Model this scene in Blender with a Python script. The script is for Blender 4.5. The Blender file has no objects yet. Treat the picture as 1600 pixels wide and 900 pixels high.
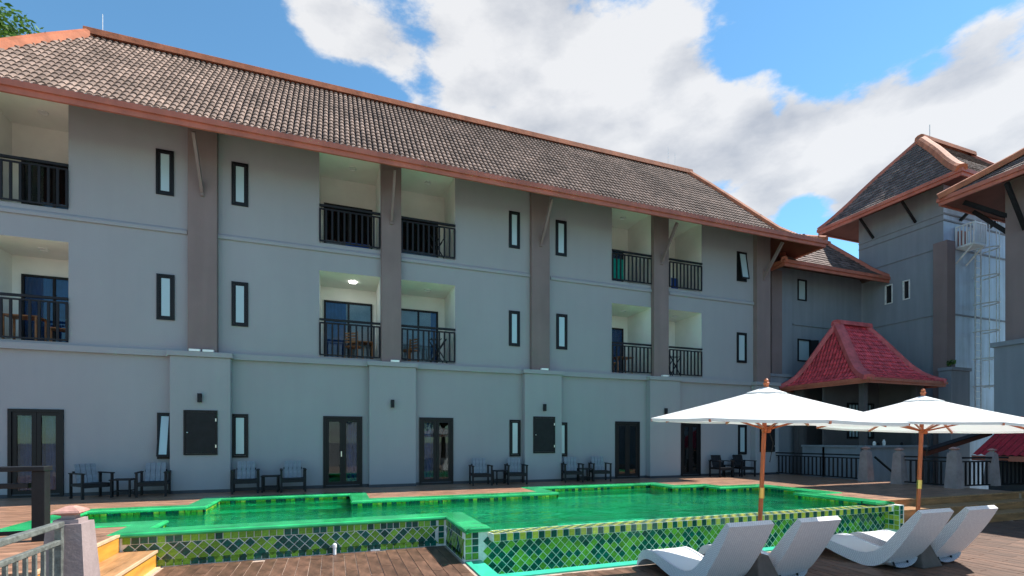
import bpy, math, random
from mathutils import Vector
R = math.radians
sc = bpy.context.scene
rnd = random.Random(7)

# ------------------------------------------------------------------ camera
YAW = R(20.17); CF, SF = math.cos(YAW), math.sin(YAW)      # view direction = (SF, CF)
FPX = 760.0; CAMZ = 1.45
cd = bpy.data.cameras.new('camera'); cam = bpy.data.objects.new('camera', cd)
sc.collection.objects.link(cam); sc.camera = cam
cam.location = (0, 0, CAMZ); cam.rotation_euler = (R(90), 0, -YAW)
cd.sensor_width = 36; cd.lens = 36 * FPX / 1600; cd.shift_y = 237 / 1600
cd.clip_start = 0.1; cd.clip_end = 3000

# ------------------------------------------------------------------ light
SUN_EL, SUN_AZ = R(54), R(87)        # azimuth measured from +Y towards +X
sd = bpy.data.lights.new('sun', 'SUN'); sun = bpy.data.objects.new('sun', sd)
sc.collection.objects.link(sun)
sdir = Vector((math.sin(SUN_AZ) * math.cos(SUN_EL), math.cos(SUN_AZ) * math.cos(SUN_EL), math.sin(SUN_EL)))
sun.rotation_euler = sdir.to_track_quat('Z', 'Y').to_euler()
sun.location = (0, 0, 30)
sd.energy = 3.2; sd.angle = R(0.5); sd.color = (1, .95, .87)
sc.view_settings.view_transform = 'Standard'; sc.view_settings.look = 'None'
sc.view_settings.exposure = 1.45; sc.view_settings.gamma = 1

w = bpy.data.worlds.new('World'); sc.world = w; w.use_nodes = True
nt = w.node_tree; N = nt.nodes; L = nt.links; N.clear()
def wm(op, a, b=None, c=None, clamp=False):
    n = N.new('ShaderNodeMath'); n.operation = op; n.use_clamp = clamp
    for i, v in enumerate((a, b, c)):
        if v is None: continue
        if isinstance(v, (int, float)): n.inputs[i].default_value = v
        else: L.new(v, n.inputs[i])
    return n.outputs[0]
sky = N.new('ShaderNodeTexSky'); sky.sky_type = 'NISHITA'; sky.sun_disc = False
sky.sun_elevation = SUN_EL; sky.sun_rotation = SUN_AZ; sky.air_density = 1.0; sky.dust_density = 0.0; sky.ozone_density = 2.2
tc = N.new('ShaderNodeTexCoord')
sep = N.new('ShaderNodeSeparateXYZ'); L.new(tc.outputs['Generated'], sep.inputs[0])
zz = wm('ADD', wm('MAXIMUM', sep.outputs[2], 0.0), 0.22)
px_ = wm('DIVIDE', sep.outputs[0], zz); py_ = wm('DIVIDE', sep.outputs[1], zz)
cmb = N.new('ShaderNodeCombineXYZ'); L.new(px_, cmb.inputs[0]); L.new(py_, cmb.inputs[1])
def wnoise(vec, scale, det, rough, off):
    mp = N.new('ShaderNodeMapping'); mp.inputs['Location'].default_value = off; L.new(vec, mp.inputs[0])
    n = N.new('ShaderNodeTexNoise'); n.inputs['Scale'].default_value = scale; n.inputs['Detail'].default_value = det
    n.inputs['Roughness'].default_value = rough; L.new(mp.outputs[0], n.inputs['Vector']); return n.outputs['Fac']
mpz = N.new('ShaderNodeMapping'); mpz.inputs['Scale'].default_value = (1, 1, 2.1); L.new(tc.outputs['Generated'], mpz.inputs[0]); GV = mpz.outputs[0]
n1 = wnoise(GV, 3.3, 12, .60, (3.1, 1.7, .4))
nlo = wnoise(GV, 3.3, 2.5, .5, (3.1, 1.7, .4)); nup = wnoise(GV, 3.3, 2.5, .5, (3.1, 1.7, .4 + .10))
n3 = wnoise(tc.outputs['Generated'], 2.2, 4, .5, (7.3, 2.2, 5.0))
def sky_dir(px, py):
    u = (px - 800) / FPX; v = (687 - py) / FPX
    return Vector((SF + CF * u, CF - SF * u, v)).normalized()
def blob(px, py, rh, rv):
    c = sky_dir(px, py)
    s = N.new('ShaderNodeVectorMath'); s.operation = 'SUBTRACT'; L.new(tc.outputs['Generated'], s.inputs[0]); s.inputs[1].default_value = c
    m = N.new('ShaderNodeVectorMath'); m.operation = 'MULTIPLY'; L.new(s.outputs[0], m.inputs[0]); m.inputs[1].default_value = (1 / rh, 1 / rh, 1 / rv)
    l = N.new('ShaderNodeVectorMath'); l.operation = 'LENGTH'; L.new(m.outputs[0], l.inputs[0])
    return wm('SUBTRACT', 1.0, l.outputs['Value'], clamp=True)
bl = None
for (a, b, rh, rv, k) in [(640, 70, .22, .12, .22), (820, 50, .26, .12, .22), (1000, 90, .24, .14, .20), (900, 200, .34, .15, .24), (1130, 220, .26, .15, .34), (1430, 190, .26, .12, .34), (1000, 300, .4, .09, .1),
                          (1580, 40, .09, .06, .16), (1560, 240, .24, .12, .28), (1190, 325, .06, .045, .24), (490, 2, .14, .05, .26), (600, 200, .12, .06, .12), (540, 75, .12, .10, .30),
                          (200, 20, .46, .36, -.52), (560, 150, .09, .05, -.14), (700, 200, .08, .04, -.10), (1150, 290, .08, .04, -.10), (1290, 30, .24, .10, -.26), (1250, 325, .08, .05, -.20), (1215, 180, .02, .06, -.12), (1170, 110, .05, .04, -.10)]:
    v = wm('MULTIPLY', blob(a, b, rh, rv), k)
    bl = v if bl is None else wm('ADD', bl, v)
def density(n):
    return wm('ADD', wm('ADD', wm('MULTIPLY', n, 1.15), wm('MULTIPLY', n3, .35)), bl)
d1 = density(n1)
cov = N.new('ShaderNodeMapRange'); cov.interpolation_type = 'SMOOTHSTEP'; L.new(d1, cov.inputs[0])
cov.inputs[1].default_value = .82; cov.inputs[2].default_value = .94
edge = wm('ADD', wm('ADD', wm('MULTIPLY', wm('SUBTRACT', nup, nlo), 3.2), wm('MULTIPLY', wm('SUBTRACT', d1, 1.0), .8)), wm('MULTIPLY', wm('SUBTRACT', n1, nlo), -3.0))
shade = N.new('ShaderNodeMapRange'); L.new(edge, shade.inputs[0]); shade.inputs[1].default_value = -.16; shade.inputs[2].default_value = .46
cr = N.new('ShaderNodeMix'); cr.data_type = 'RGBA'; L.new(shade.outputs[0], cr.inputs[0])
cr.inputs[6].default_value = (2.38, 2.37, 2.38, 1); cr.inputs[7].default_value = (1.12, 1.21, 1.40, 1)
mixc = N.new('ShaderNodeMix'); mixc.data_type = 'RGBA'; L.new(wm('MULTIPLY', cov.outputs[0], .93), mixc.inputs[0])
skb = N.new('ShaderNodeMix'); skb.data_type = 'RGBA'; skb.blend_type = 'MULTIPLY'; skb.inputs[0].default_value = 1
L.new(sky.outputs[0], skb.inputs[6]); skb.inputs[7].default_value = (.38, .55, .56, 1)
L.new(skb.outputs[2], mixc.inputs[6]); L.new(cr.outputs[2], mixc.inputs[7])
bg = N.new('ShaderNodeBackground'); bg.inputs['Strength'].default_value = .14; L.new(mixc.outputs[2], bg.inputs[0])
wo = N.new('ShaderNodeOutputWorld'); L.new(bg.outputs[0], wo.inputs[0])

# ------------------------------------------------------------------ measuring helpers: photo bearings onto real planes
def PX(px, Y):                       # world X of a bearing where it meets the plane Y
    u = (px - 800) / FPX; return Y * (SF + CF * u) / (CF - SF * u)
def PZ(px, py, Y):                   # world Z there
    u = (px - 800) / FPX; return CAMZ + (687 - py) / FPX * Y / (CF - SF * u)
def PYx(px, X):                      # world Y of a bearing on the plane X
    u = (px - 800) / FPX; return X * (CF - SF * u) / (SF + CF * u)
def CW(lat, t):                      # camera-relative metres to world XY
    return (CF * lat + SF * t, -SF * lat + CF * t)

# ------------------------------------------------------------------ materials
def newmat(name):
    m = bpy.data.materials.new(name); m.use_nodes = True
    return m, m.node_tree, m.node_tree.nodes['Principled BSDF']
def mat(name, col, rough=.6, spec=.5, var=.12, scale=3.0, bump=.0, bscale=60, col2=None, metal=0, objvar=0, stretch=None, streak=0):
    m, t, b = newmat(name); n = t.nodes; l = t.links
    b.inputs['Roughness'].default_value = rough; b.inputs['Specular IOR Level'].default_value = spec; b.inputs['Metallic'].default_value = metal
    co = n.new('ShaderNodeTexCoord'); src = co.outputs['Object']
    if stretch:
        mp = n.new('ShaderNodeMapping'); mp.inputs['Scale'].default_value = stretch; l.new(src, mp.inputs[0]); src = mp.outputs[0]
    no = n.new('ShaderNodeTexNoise'); no.inputs['Scale'].default_value = scale; no.inputs['Detail'].default_value = 6; no.inputs['Roughness'].default_value = .62
    l.new(src, no.inputs['Vector'])
    c2 = col2 or tuple(max(0, c * (1 - 2.2 * var)) for c in col)
    c1 = col if col2 else tuple(c * (1 + 1.2 * var) for c in col)
    rp = n.new('ShaderNodeValToRGB'); rp.color_ramp.elements[0].position = .3; rp.color_ramp.elements[1].position = .7
    rp.color_ramp.elements[0].color = (*c2, 1); rp.color_ramp.elements[1].color = (*c1, 1)
    l.new(no.outputs['Fac'], rp.inputs[0]); out = rp.outputs[0]
    if streak:
        mp2 = n.new('ShaderNodeMapping'); mp2.inputs['Scale'].default_value = (2.2, 2.2, .18); l.new(co.outputs['Object'], mp2.inputs[0])
        n2_ = n.new('ShaderNodeTexNoise'); n2_.inputs['Scale'].default_value = 1.6; n2_.inputs['Detail'].default_value = 7; l.new(mp2.outputs[0], n2_.inputs['Vector'])
        mr = n.new('ShaderNodeMapRange'); l.new(n2_.outputs['Fac'], mr.inputs[0]); mr.inputs[1].default_value = .35; mr.inputs[2].default_value = .7
        mr.inputs[3].default_value = 1 - streak; mr.inputs[4].default_value = 1 + streak * .5
        hs = n.new('ShaderNodeHueSaturation'); l.new(out, hs.inputs['Color']); l.new(mr.outputs[0], hs.inputs['Value']); out = hs.outputs[0]
    if objvar:
        oi = n.new('ShaderNodeObjectInfo'); at = n.new('ShaderNodeAttribute'); at.attribute_name = 'tone'
        lt = n.new('ShaderNodeMath'); lt.operation = 'LESS_THAN'; l.new(at.outputs['Fac'], lt.inputs[0]); lt.inputs[1].default_value = .01
        mu = n.new('ShaderNodeMath'); mu.operation = 'MULTIPLY_ADD'; l.new(lt.outputs[0], mu.inputs[0]); l.new(oi.outputs['Random'], mu.inputs[1]); l.new(at.outputs['Fac'], mu.inputs[2])
        mr = n.new('ShaderNodeMapRange'); l.new(mu.outputs[0], mr.inputs[0]); mr.inputs[3].default_value = 1 - objvar; mr.inputs[4].default_value = 1 + objvar
        hs = n.new('ShaderNodeHueSaturation'); l.new(out, hs.inputs['Color']); l.new(mr.outputs[0], hs.inputs['Value']); out = hs.outputs[0]
    l.new(out, b.inputs['Base Color'])
    if bump:
        nb = n.new('ShaderNodeTexNoise'); nb.inputs['Scale'].default_value = bscale; nb.inputs['Detail'].default_value = 4; l.new(src, nb.inputs['Vector'])
        bp = n.new('ShaderNodeBump'); bp.inputs['Strength'].default_value = bump; bp.inputs['Distance'].default_value = .02
        l.new(nb.outputs['Fac'], bp.inputs['Height']); l.new(bp.outputs[0], b.inputs['Normal'])
    return m
M = {}
M['wall'] = mat('grey_render', (.335, .335, .355), .85, .3, .025, .35, .25, 45, streak=.02)
M['wall2'] = mat('tower_render', (.25, .275, .31), .85, .3, .04, .5, .25, 45, streak=.10)
M['brown'] = mat('taupe_render', (.24, .18, .175), .85, .3, .05, .8, .2, 45, streak=.08)
M['cream'] = mat('balcony_paint', (.82, .82, .76), .85, .3, .04, 1)
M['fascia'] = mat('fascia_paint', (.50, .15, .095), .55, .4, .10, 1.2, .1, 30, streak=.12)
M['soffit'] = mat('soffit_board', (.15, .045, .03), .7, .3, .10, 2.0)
M['ridge'] = mat('ridge_mortar', (.48, .155, .075), .75, .3, .14, 2.5, .3, 12, streak=.15)
M['rtile'] = mat('clay_tile', (.26, .185, .15), .85, .2, .18, .8, .3, 60, objvar=.24)
M['rtile2'] = mat('shingle_tile', (.17, .12, .105), .85, .25, .2, 7, .3, 60, objvar=.35)
M['redtile'] = mat('red_glazed_tile', (.74, .085, .105), .35, .5, .2, 5, .1, 40, objvar=.25)
M['pan'] = mat('dark_pan_tile', (.10, .07, .062), .9, .2, .2, 8)
M['redband'] = mat('red_mortar', (.62, .12, .125), .6, .4, .16, 3, .2, 20)
M['redmetal'] = mat('red_metal_sheet', (.45, .02, .035), .4, .5, .12, 3)
M['black'] = mat('black_aluminium', (.007, .007, .009), .45, .3, .1, 4)
M['bmetal'] = mat('charcoal_painted_steel', (.012, .012, .017), .6, .3, .1, 4)
M['char'] = mat('charcoal_timber', (.012, .012, .015), .6, .3, .15, 6, .2, 50)
M['skirt'] = mat('dark_skirting', (.04, .045, .06), .5, .5, .1, 4)
M['greysteel'] = mat('weathered_grey_steel', (.17, .185, .17), .42, .5, .25, 14, .3, 90)
M['grout'] = mat('white_grout', (.80, .83, .78), .8, .3, .1, 10)
M['tl'] = mat('light_green_tile', (.19, .42, .045), .2, .4, .22, 22, objvar=.30)
M['td'] = mat('dark_teal_tile', (.004, .115, .085), .2, .4, .35, 22, objvar=.35)
M['ty'] = mat('yellow_green_tile', (.55, .55, .07), .2, .4, .16, 22, objvar=.22)
M['coping'] = mat('green_glazed_coping', (.035, .45, .15), .16, .7, .2, 1.6, .08, 9)
M['aqua'] = mat('turquoise_rim', (.05, .55, .36), .3, .5, .1, 3)
M['plank'] = mat('wet_brown_plank', (.155, .082, .053), .48, .4, .28, 5, .12, 30, objvar=.20, stretch=(1.6, .5, 1))
M['deck'] = mat('brown_deck', (.37, .20, .125), .38, .5, .28, 5, .12, 30, objvar=.22, stretch=(.45, 1.8, 1))
M['joint'] = mat('deck_joint', (.45, .34, .27), .8, .3, .1, 8)
M['steptread'] = mat('timber_tread', (.45, .24, .11), .4, .5, .22, 5, .1, 40, stretch=(2, .4, 2))
M['stepriser'] = mat('varnished_timber_riser', (.72, .33, .05), .35, .5, .18, 4, .1, 40, stretch=(1, .3, 2))
M['stepdark'] = mat('brown_timber_riser', (.40, .20, .085), .4, .5, .25, 4, .1, 40, stretch=(.4, 1, 3))
M['nosing'] = mat('pale_nosing', (.66, .45, .28), .5, .4, .1, 6)
M['post'] = mat('taupe_post_render', (.34, .27, .265), .75, .3, .12, 3, .2, 30)
M['cap'] = mat('terracotta_cap', (.52, .28, .23), .6, .4, .16, 8, .2, 40)
M['white'] = mat('white_paint', (.72, .73, .72), .5, .4, .05, 4)
M['plastic'] = mat('white_plastic', (.88, .88, .88), .25, .6, .01, 4)
M['teak'] = mat('orange_teak', (.52, .125, .035), .35, .5, .2, 10, stretch=(6, 6, .6))
M['brass'] = mat('brass_sleeve', (.7, .5, .15), .3, .5, .05, 8, metal=1)
M['wood'] = mat('balcony_teak', (.40, .16, .05), .45, .5, .2, 8)
M['slate'] = mat('blue_grey_slats', (.22, .24, .275), .55, .5, .15, 8)
M['curtain'] = mat('navy_curtain', (.035, .16, .50), .85, .2, .15, 3)
M['skysheen'] = mat('painted_sky_sheen', (.85, .88, .88), .85, .2, .08, 3)  # pale colour stands for bright sky mirrored in the balcony door glass
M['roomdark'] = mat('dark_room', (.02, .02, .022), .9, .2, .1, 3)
M['basin'] = None
M['teal'] = mat('teal_towel', (.01, .30, .24), .9, .2, .1, 6)
M['bluecloth'] = mat('blue_cloth', (.02, .07, .28), .9, .2, .1, 6)
M['galv'] = mat('galvanised_steel', (.78, .78, .76), .45, .5, .1, 10)
M['base'] = mat('taupe_base', (.115, .095, .088), .8, .3, .12, 6, .2, 60)
M['soil'] = mat('pale_concrete_paving', (.26, .25, .235), .8, .3, .2, 2)
M['bark'] = mat('bark', (.12, .085, .06), .9, .2, .25, 8, .5, 30)
M['stonedark'] = mat('dark_inner_wall', (.10, .095, .10), .85, .3, .1, 1)
M['lock'] = mat('lock_metal', (.65, .65, .62), .3, .5, .05, 8, metal=1)

def leafmat(name, c1, c2):
    m, t, b = newmat(name); n = t.nodes; l = t.links
    g = n.new('ShaderNodeNewGeometry'); rp = n.new('ShaderNodeValToRGB')
    rp.color_ramp.elements[0].color = (*c1, 1); rp.color_ramp.elements[1].color = (*c2, 1)
    l.new(g.outputs['Random Per Island'], rp.inputs[0]); l.new(rp.outputs[0], b.inputs['Base Color'])
    b.inputs['Roughness'].default_value = .5
    tr = n.new('ShaderNodeBsdfTranslucent'); l.new(rp.outputs[0], tr.inputs[0]); mx = n.new('ShaderNodeMixShader'); mx.inputs[0].default_value = .35
    l.new(b.outputs[0], mx.inputs[1]); l.new(tr.outputs[0], mx.inputs[2]); l.new(mx.outputs[0], n['Material Output'].inputs[0])
    return m
M['leaf'] = leafmat('tree_leaf', (.03, .085, .012), (.13, .24, .04))

def glassmat(name, tint, refl=1.0, ior=1.5):
    m, t, b = newmat(name); n = t.nodes; l = t.links; n.remove(b)
    tr = n.new('ShaderNodeBsdfTransparent'); tr.inputs[0].default_value = (*tint, 1)
    gl = n.new('ShaderNodeBsdfGlossy'); gl.inputs['Roughness'].default_value = .015; gl.inputs[0].default_value = (.85, .9, .92, 1)
    fr = n.new('ShaderNodeFresnel'); fr.inputs[0].default_value = ior
    mu = n.new('ShaderNodeMath'); mu.operation = 'MULTIPLY'; mu.use_clamp = True; mu.inputs[1].default_value = refl; l.new(fr.outputs[0], mu.inputs[0])
    mx = n.new('ShaderNodeMixShader'); l.new(mu.outputs[0], mx.inputs[0]); l.new(tr.outputs[0], mx.inputs[1]); l.new(gl.outputs[0], mx.inputs[2])
    l.new(mx.outputs[0], n['Material Output'].inputs[0])
    return m
M['glass'] = glassmat('tinted_glass', (.66, .72, .74), 1.0)
def frosted():
    m, t, b = newmat('frosted_glass'); b.inputs['Base Color'].default_value = (.40, .52, .56, 1); b.inputs['Roughness'].default_value = .18
    b.inputs['Specular IOR Level'].default_value = .8
    return m
M['frost'] = frosted()
def litmat():
    m, t, b = newmat('lit_lamp'); b.inputs['Emission Color'].default_value = (1, .98, .93, 1); b.inputs['Emission Strength'].default_value = 6
    return m
M['lit'] = litmat()

def poolmat():
    m, t, b = newmat('pool_mosaic'); n = t.nodes; l = t.links
    co = n.new('ShaderNodeTexCoord'); br = n.new('ShaderNodeTexBrick'); l.new(co.outputs['Object'], br.inputs['Vector'])
    br.offset = 0; br.squash = 1; br.inputs['Scale'].default_value = 1; br.inputs['Brick Width'].default_value = .30; br.inputs['Row Height'].default_value = .30
    br.inputs['Mortar Size'].default_value = .020; br.inputs['Color1'].default_value = (.10, .72, .44, 1); br.inputs['Color2'].default_value = (.003, .15, .16, 1)
    br.inputs['Mortar'].default_value = (.50, .95, .78, 1); br.inputs['Bias'].default_value = 0
    l.new(br.outputs[0], b.inputs['Base Color']); b.inputs['Roughness'].default_value = .3
    return m
M['basin'] = poolmat()
def watermat():
    m, t, b = newmat('pool_water'); n = t.nodes; l = t.links; n.remove(b)
    co = n.new('ShaderNodeTexCoord')
    mp = n.new('ShaderNodeMapping'); mp.inputs['Scale'].default_value = (.8, 1.1, 1); l.new(co.outputs['Object'], mp.inputs[0])
    a = n.new('ShaderNodeTexNoise'); a.inputs['Scale'].default_value = 1.3; a.inputs['Detail'].default_value = 5; a.inputs['Roughness'].default_value = .55; a.inputs['Distortion'].default_value = .6
    l.new(mp.outputs[0], a.inputs['Vector'])
    bp = n.new('ShaderNodeBump'); bp.inputs['Strength'].default_value = .9; bp.inputs['Distance'].default_value = .32; l.new(a.outputs['Fac'], bp.inputs['Height'])
    rf = n.new('ShaderNodeBsdfRefraction'); rf.inputs[0].default_value = (.42, .90, .76, 1); rf.inputs['IOR'].default_value = 1.33; rf.inputs['Roughness'].default_value = 0
    tr = n.new('ShaderNodeBsdfTransparent'); tr.inputs[0].default_value = (.40, .90, .76, 1)
    mt = n.new('ShaderNodeMixShader'); mt.inputs[0].default_value = .3; l.new(tr.outputs[0], mt.inputs[1]); l.new(rf.outputs[0], mt.inputs[2]); l.new(bp.outputs[0], rf.inputs['Normal'])
    gl = n.new('ShaderNodeBsdfGlossy'); gl.inputs['Roughness'].default_value = .02; gl.inputs[0].default_value = (.72, 1.0, .92, 1); l.new(bp.outputs[0], gl.inputs['Normal'])
    fr = n.new('ShaderNodeFresnel'); fr.inputs[0].default_value = 1.33; l.new(bp.outputs[0], fr.inputs['Normal'])
    mu = n.new('ShaderNodeMath'); mu.operation = 'MULTIPLY'; mu.inputs[1].default_value = .85; l.new(fr.outputs[0], mu.inputs[0])
    mx = n.new('ShaderNodeMixShader'); l.new(mu.outputs[0], mx.inputs[0]); l.new(mt.outputs[0], mx.inputs[1]); l.new(gl.outputs[0], mx.inputs[2])
    l.new(mx.outputs[0], n['Material Output'].inputs[0])
    return m
M['water'] = watermat()
def weave():
    m, t, b = newmat('white_woven_rattan'); n = t.nodes; l = t.links
    uv = n.new('ShaderNodeUVMap'); br = n.new('ShaderNodeTexBrick'); l.new(uv.outputs[0], br.inputs['Vector'])
    br.offset = .5; br.inputs['Scale'].default_value = 1; br.inputs['Brick Width'].default_value = .030; br.inputs['Row Height'].default_value = .017
    br.inputs['Mortar Size'].default_value = .003; br.inputs['Mortar Smooth'].default_value = .4
    br.inputs['Color1'].default_value = (.86, .86, .88, 1); br.inputs['Color2'].default_value = (.78, .78, .82, 1); br.inputs['Mortar'].default_value = (.40, .38, .45, 1)
    l.new(br.outputs[0], b.inputs['Base Color']); b.inputs['Roughness'].default_value = .45
    bp = n.new('ShaderNodeBump'); bp.inputs['Strength'].default_value = .6; bp.inputs['Distance'].default_value = .004; bp.invert = True
    l.new(br.outputs['Fac'], bp.inputs['Height']); l.new(bp.outputs[0], b.inputs['Normal'])
    return m
M['weave'] = weave()
def canvas():
    m, t, b = newmat('white_canvas'); n = t.nodes; l = t.links
    b.inputs['Base Color'].default_value = (.80, .81, .80, 1); b.inputs['Roughness'].default_value = .9
    no = n.new('ShaderNodeTexNoise'); no.inputs['Scale'].default_value = 3.5; no.inputs['Detail'].default_value = 3
    bp = n.new('ShaderNodeBump'); bp.inputs['Strength'].default_value = .25; bp.inputs['Distance'].default_value = .05; l.new(no.outputs['Fac'], bp.inputs['Height']); l.new(bp.outputs[0], b.inputs['Normal'])
    tr = n.new('ShaderNodeBsdfTranslucent'); tr.inputs[0].default_value = (.8, .82, .82, 1); mx = n.new('ShaderNodeMixShader'); mx.inputs[0].default_value = .28
    l.new(b.outputs[0], mx.inputs[1]); l.new(tr.outputs[0], mx.inputs[2]); l.new(mx.outputs[0], n['Material Output'].inputs[0])
    return m
M['canvas'] = canvas()

# ------------------------------------------------------------------ mesh builder
class MB:
    def __init__(s): s.v = []; s.f = []; s.mi = []; s.tone = []; s.uv = {}; s.cur = 0; s.t = 0.0; s.smooth = False
    def face(s, pts, uv=None):
        k = len(s.v); s.v += [tuple(p) for p in pts]; s.f.append(tuple(range(k, k + len(pts)))); s.mi.append(s.cur); s.tone.append(s.t)
        if uv: s.uv[len(s.f) - 1] = uv
    def mesh8(s, c):                     # 8 corners: bottom ring 0-3, top ring 4-7 (counter-clockwise from above)
        k = len(s.v); s.v += [tuple(p) for p in c]
        for q in ((3, 2, 1, 0), (4, 5, 6, 7), (0, 1, 5, 4), (1, 2, 6, 5), (2, 3, 7, 6), (3, 0, 4, 7)):
            s.f.append(tuple(k + i for i in q)); s.mi.append(s.cur); s.tone.append(s.t)
        return s
    def box(s, x0, x1, y0, y1, z0, z1):
        return s.mesh8([(x0, y0, z0), (x1, y0, z0), (x1, y1, z0), (x0, y1, z0), (x0, y0, z1), (x1, y0, z1), (x1, y1, z1), (x0, y1, z1)])
    def bar(s, a, b, wd, h, up=(0, 0, 1)):   # rectangular bar between two points
        a, b = Vector(a), Vector(b); d = (b - a).normalized(); up = Vector(up)
        if abs(d.dot(up)) > .99: up = Vector((1, 0, 0))
        r = d.cross(up).normalized(); u = r.cross(d).normalized(); r *= wd / 2; u *= h / 2
        return s.mesh8([a - r - u, a + r - u, b + r - u, b - r - u, a - r + u, a + r + u, b + r + u, b - r + u])
    def tube(s, pts, r, n=8, closed=False):
        pts = [Vector(p) for p in pts]; rs = r if isinstance(r, (list, tuple)) else [r] * len(pts)
        k = len(s.v); m = len(pts)
        for i, p in enumerate(pts):
            if closed: d = pts[(i + 1) % m] - pts[i - 1]
            else: d = pts[min(i + 1, m - 1)] - pts[max(i - 1, 0)]
            d.normalize(); up = Vector((0, 0, 1)) if abs(d.z) < .95 else Vector((1, 0, 0))
            a = d.cross(up).normalized(); b = a.cross(d).normalized()
            for j in range(n):
                q = 2 * math.pi * j / n; s.v.append(tuple(p + (a * math.cos(q) + b * math.sin(q)) * rs[i]))
        for i in range(m if closed else m - 1):
            i2 = (i + 1) % m
            for j in range(n):
                j2 = (j + 1) % n; s.f.append((k + i * n + j2, k + i * n + j, k + i2 * n + j, k + i2 * n + j2)); s.mi.append(s.cur); s.tone.append(s.t)
        if not closed:
            s.f.append(tuple(k + j for j in range(n))); s.mi.append(s.cur); s.tone.append(s.t)
            s.f.append(tuple(k + (m - 1) * n + j for j in reversed(range(n)))); s.mi.append(s.cur); s.tone.append(s.t)
        return s
    def lathe(s, c, prof, n=16, rot=0):
        k = len(s.v); c = Vector(c)
        for (r, z) in prof:
            for j in range(n):
                q = 2 * math.pi * j / n + rot; s.v.append((c.x + r * math.cos(q), c.y + r * math.sin(q), c.z + z))
        for i in range(len(prof) - 1):
            for j in range(n):
                j2 = (j + 1) % n; s.f.append((k + i * n + j, k + i * n + j2, k + (i + 1) * n + j2, k + (i + 1) * n + j)); s.mi.append(s.cur); s.tone.append(s.t)
        s.f.append(tuple(k + j for j in reversed(range(n)))); s.mi.append(s.cur); s.tone.append(s.t)
        e = k + (len(prof) - 1) * n; s.f.append(tuple(e + j for j in range(n))); s.mi.append(s.cur); s.tone.append(s.t)
        return s
    def data(s, name, mats):
        me = bpy.data.meshes.new(name); me.from_pydata(s.v, [], s.f)
        if not isinstance(mats, (list, tuple)): mats = [mats]
        for m in mats: me.materials.append(m)
        me.polygons.foreach_set('material_index', s.mi)
        if any(s.tone):
            a = me.attributes.new('tone', 'FLOAT', 'FACE'); a.data.foreach_set('value', s.tone)
        if s.uv:
            ul = me.uv_layers.new(name='UVMap')
            for i, p in enumerate(me.polygons):
                if i in s.uv:
                    for li, c in zip(p.loop_indices, s.uv[i]): ul.data[li].uv = c
        if s.smooth:
            me.polygons.foreach_set('use_smooth', [True] * len(me.polygons))
        me.update(); return me
    def build(s, name, mats, parent=None, bevel=0):
        return link(name, s.data(name, mats), parent, bevel=bevel)
def link(name, me, parent=None, loc=None, rz=0, bevel=0):
    o = bpy.data.objects.new(name, me); sc.collection.objects.link(o)
    if parent: o.parent = parent
    if loc: o.location = loc
    if rz: o.rotation_euler.z = rz
    if bevel:
        b = o.modifiers.new('bevel', 'BEVEL'); b.width = bevel; b.segments = 2; b.limit_method = 'ANGLE'
    return o
def tag(o, label=None, cat=None, group=None, kind=None):
    if label: o['label'] = label
    if cat: o['category'] = cat
    if group: o['group'] = group
    if kind: o['kind'] = kind
    return o
def thing(name, label, cat, loc=(0, 0, 0), rz=0, group=None):
    return tag(link(name, None, None, loc, rz), label, cat, group)
def copy_tree(o, parent=None, loc=None, rz=None):
    c = o.copy(); sc.collection.objects.link(c)
    if parent: c.parent = parent
    if loc is not None: c.location = loc
    if rz is not None: c.rotation_euler.z = rz
    for ch in list(o.children): copy_tree(ch, c)
    return c
def sheet_holes(mb, a0, a1, z0, z1, holes, P):
    """vertical sheet between a0..a1, z0..z1 with rectangular openings; P(a,z) gives the point"""
    xs = sorted({a0, a1, *[v for h in holes for v in h[:2] if a0 < v < a1]}); zs = sorted({z0, z1, *[v for h in holes for v in h[2:] if z0 < v < z1]})
    for i in range(len(xs) - 1):
        for j in range(len(zs) - 1):
            cx, cz = (xs[i] + xs[i + 1]) / 2, (zs[j] + zs[j + 1]) / 2
            if any(h[0] < cx < h[1] and h[2] < cz < h[3] for h in holes): continue
            mb.face([P(xs[i], zs[j]), P(xs[i + 1], zs[j]), P(xs[i + 1], zs[j + 1]), P(xs[i], zs[j + 1])])

WY = 15.6          # main facade plane
PIL = 15.34        # ground-floor pilaster faces
LOW = -.53         # lower deck level

# ================================================================== GROUND
g = MB().face([(-400, -400, -2.6), (500, -400, -2.6), (500, 700, -2.6), (-400, 700, -2.6)]); g = MB()
g.face([(-600, -600, -2.6), (700, -600, -2.6), (700, 900, -2.6), (-600, 900, -2.6)])
tag(g.build('ground', M['soil']), kind='structure')

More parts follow.
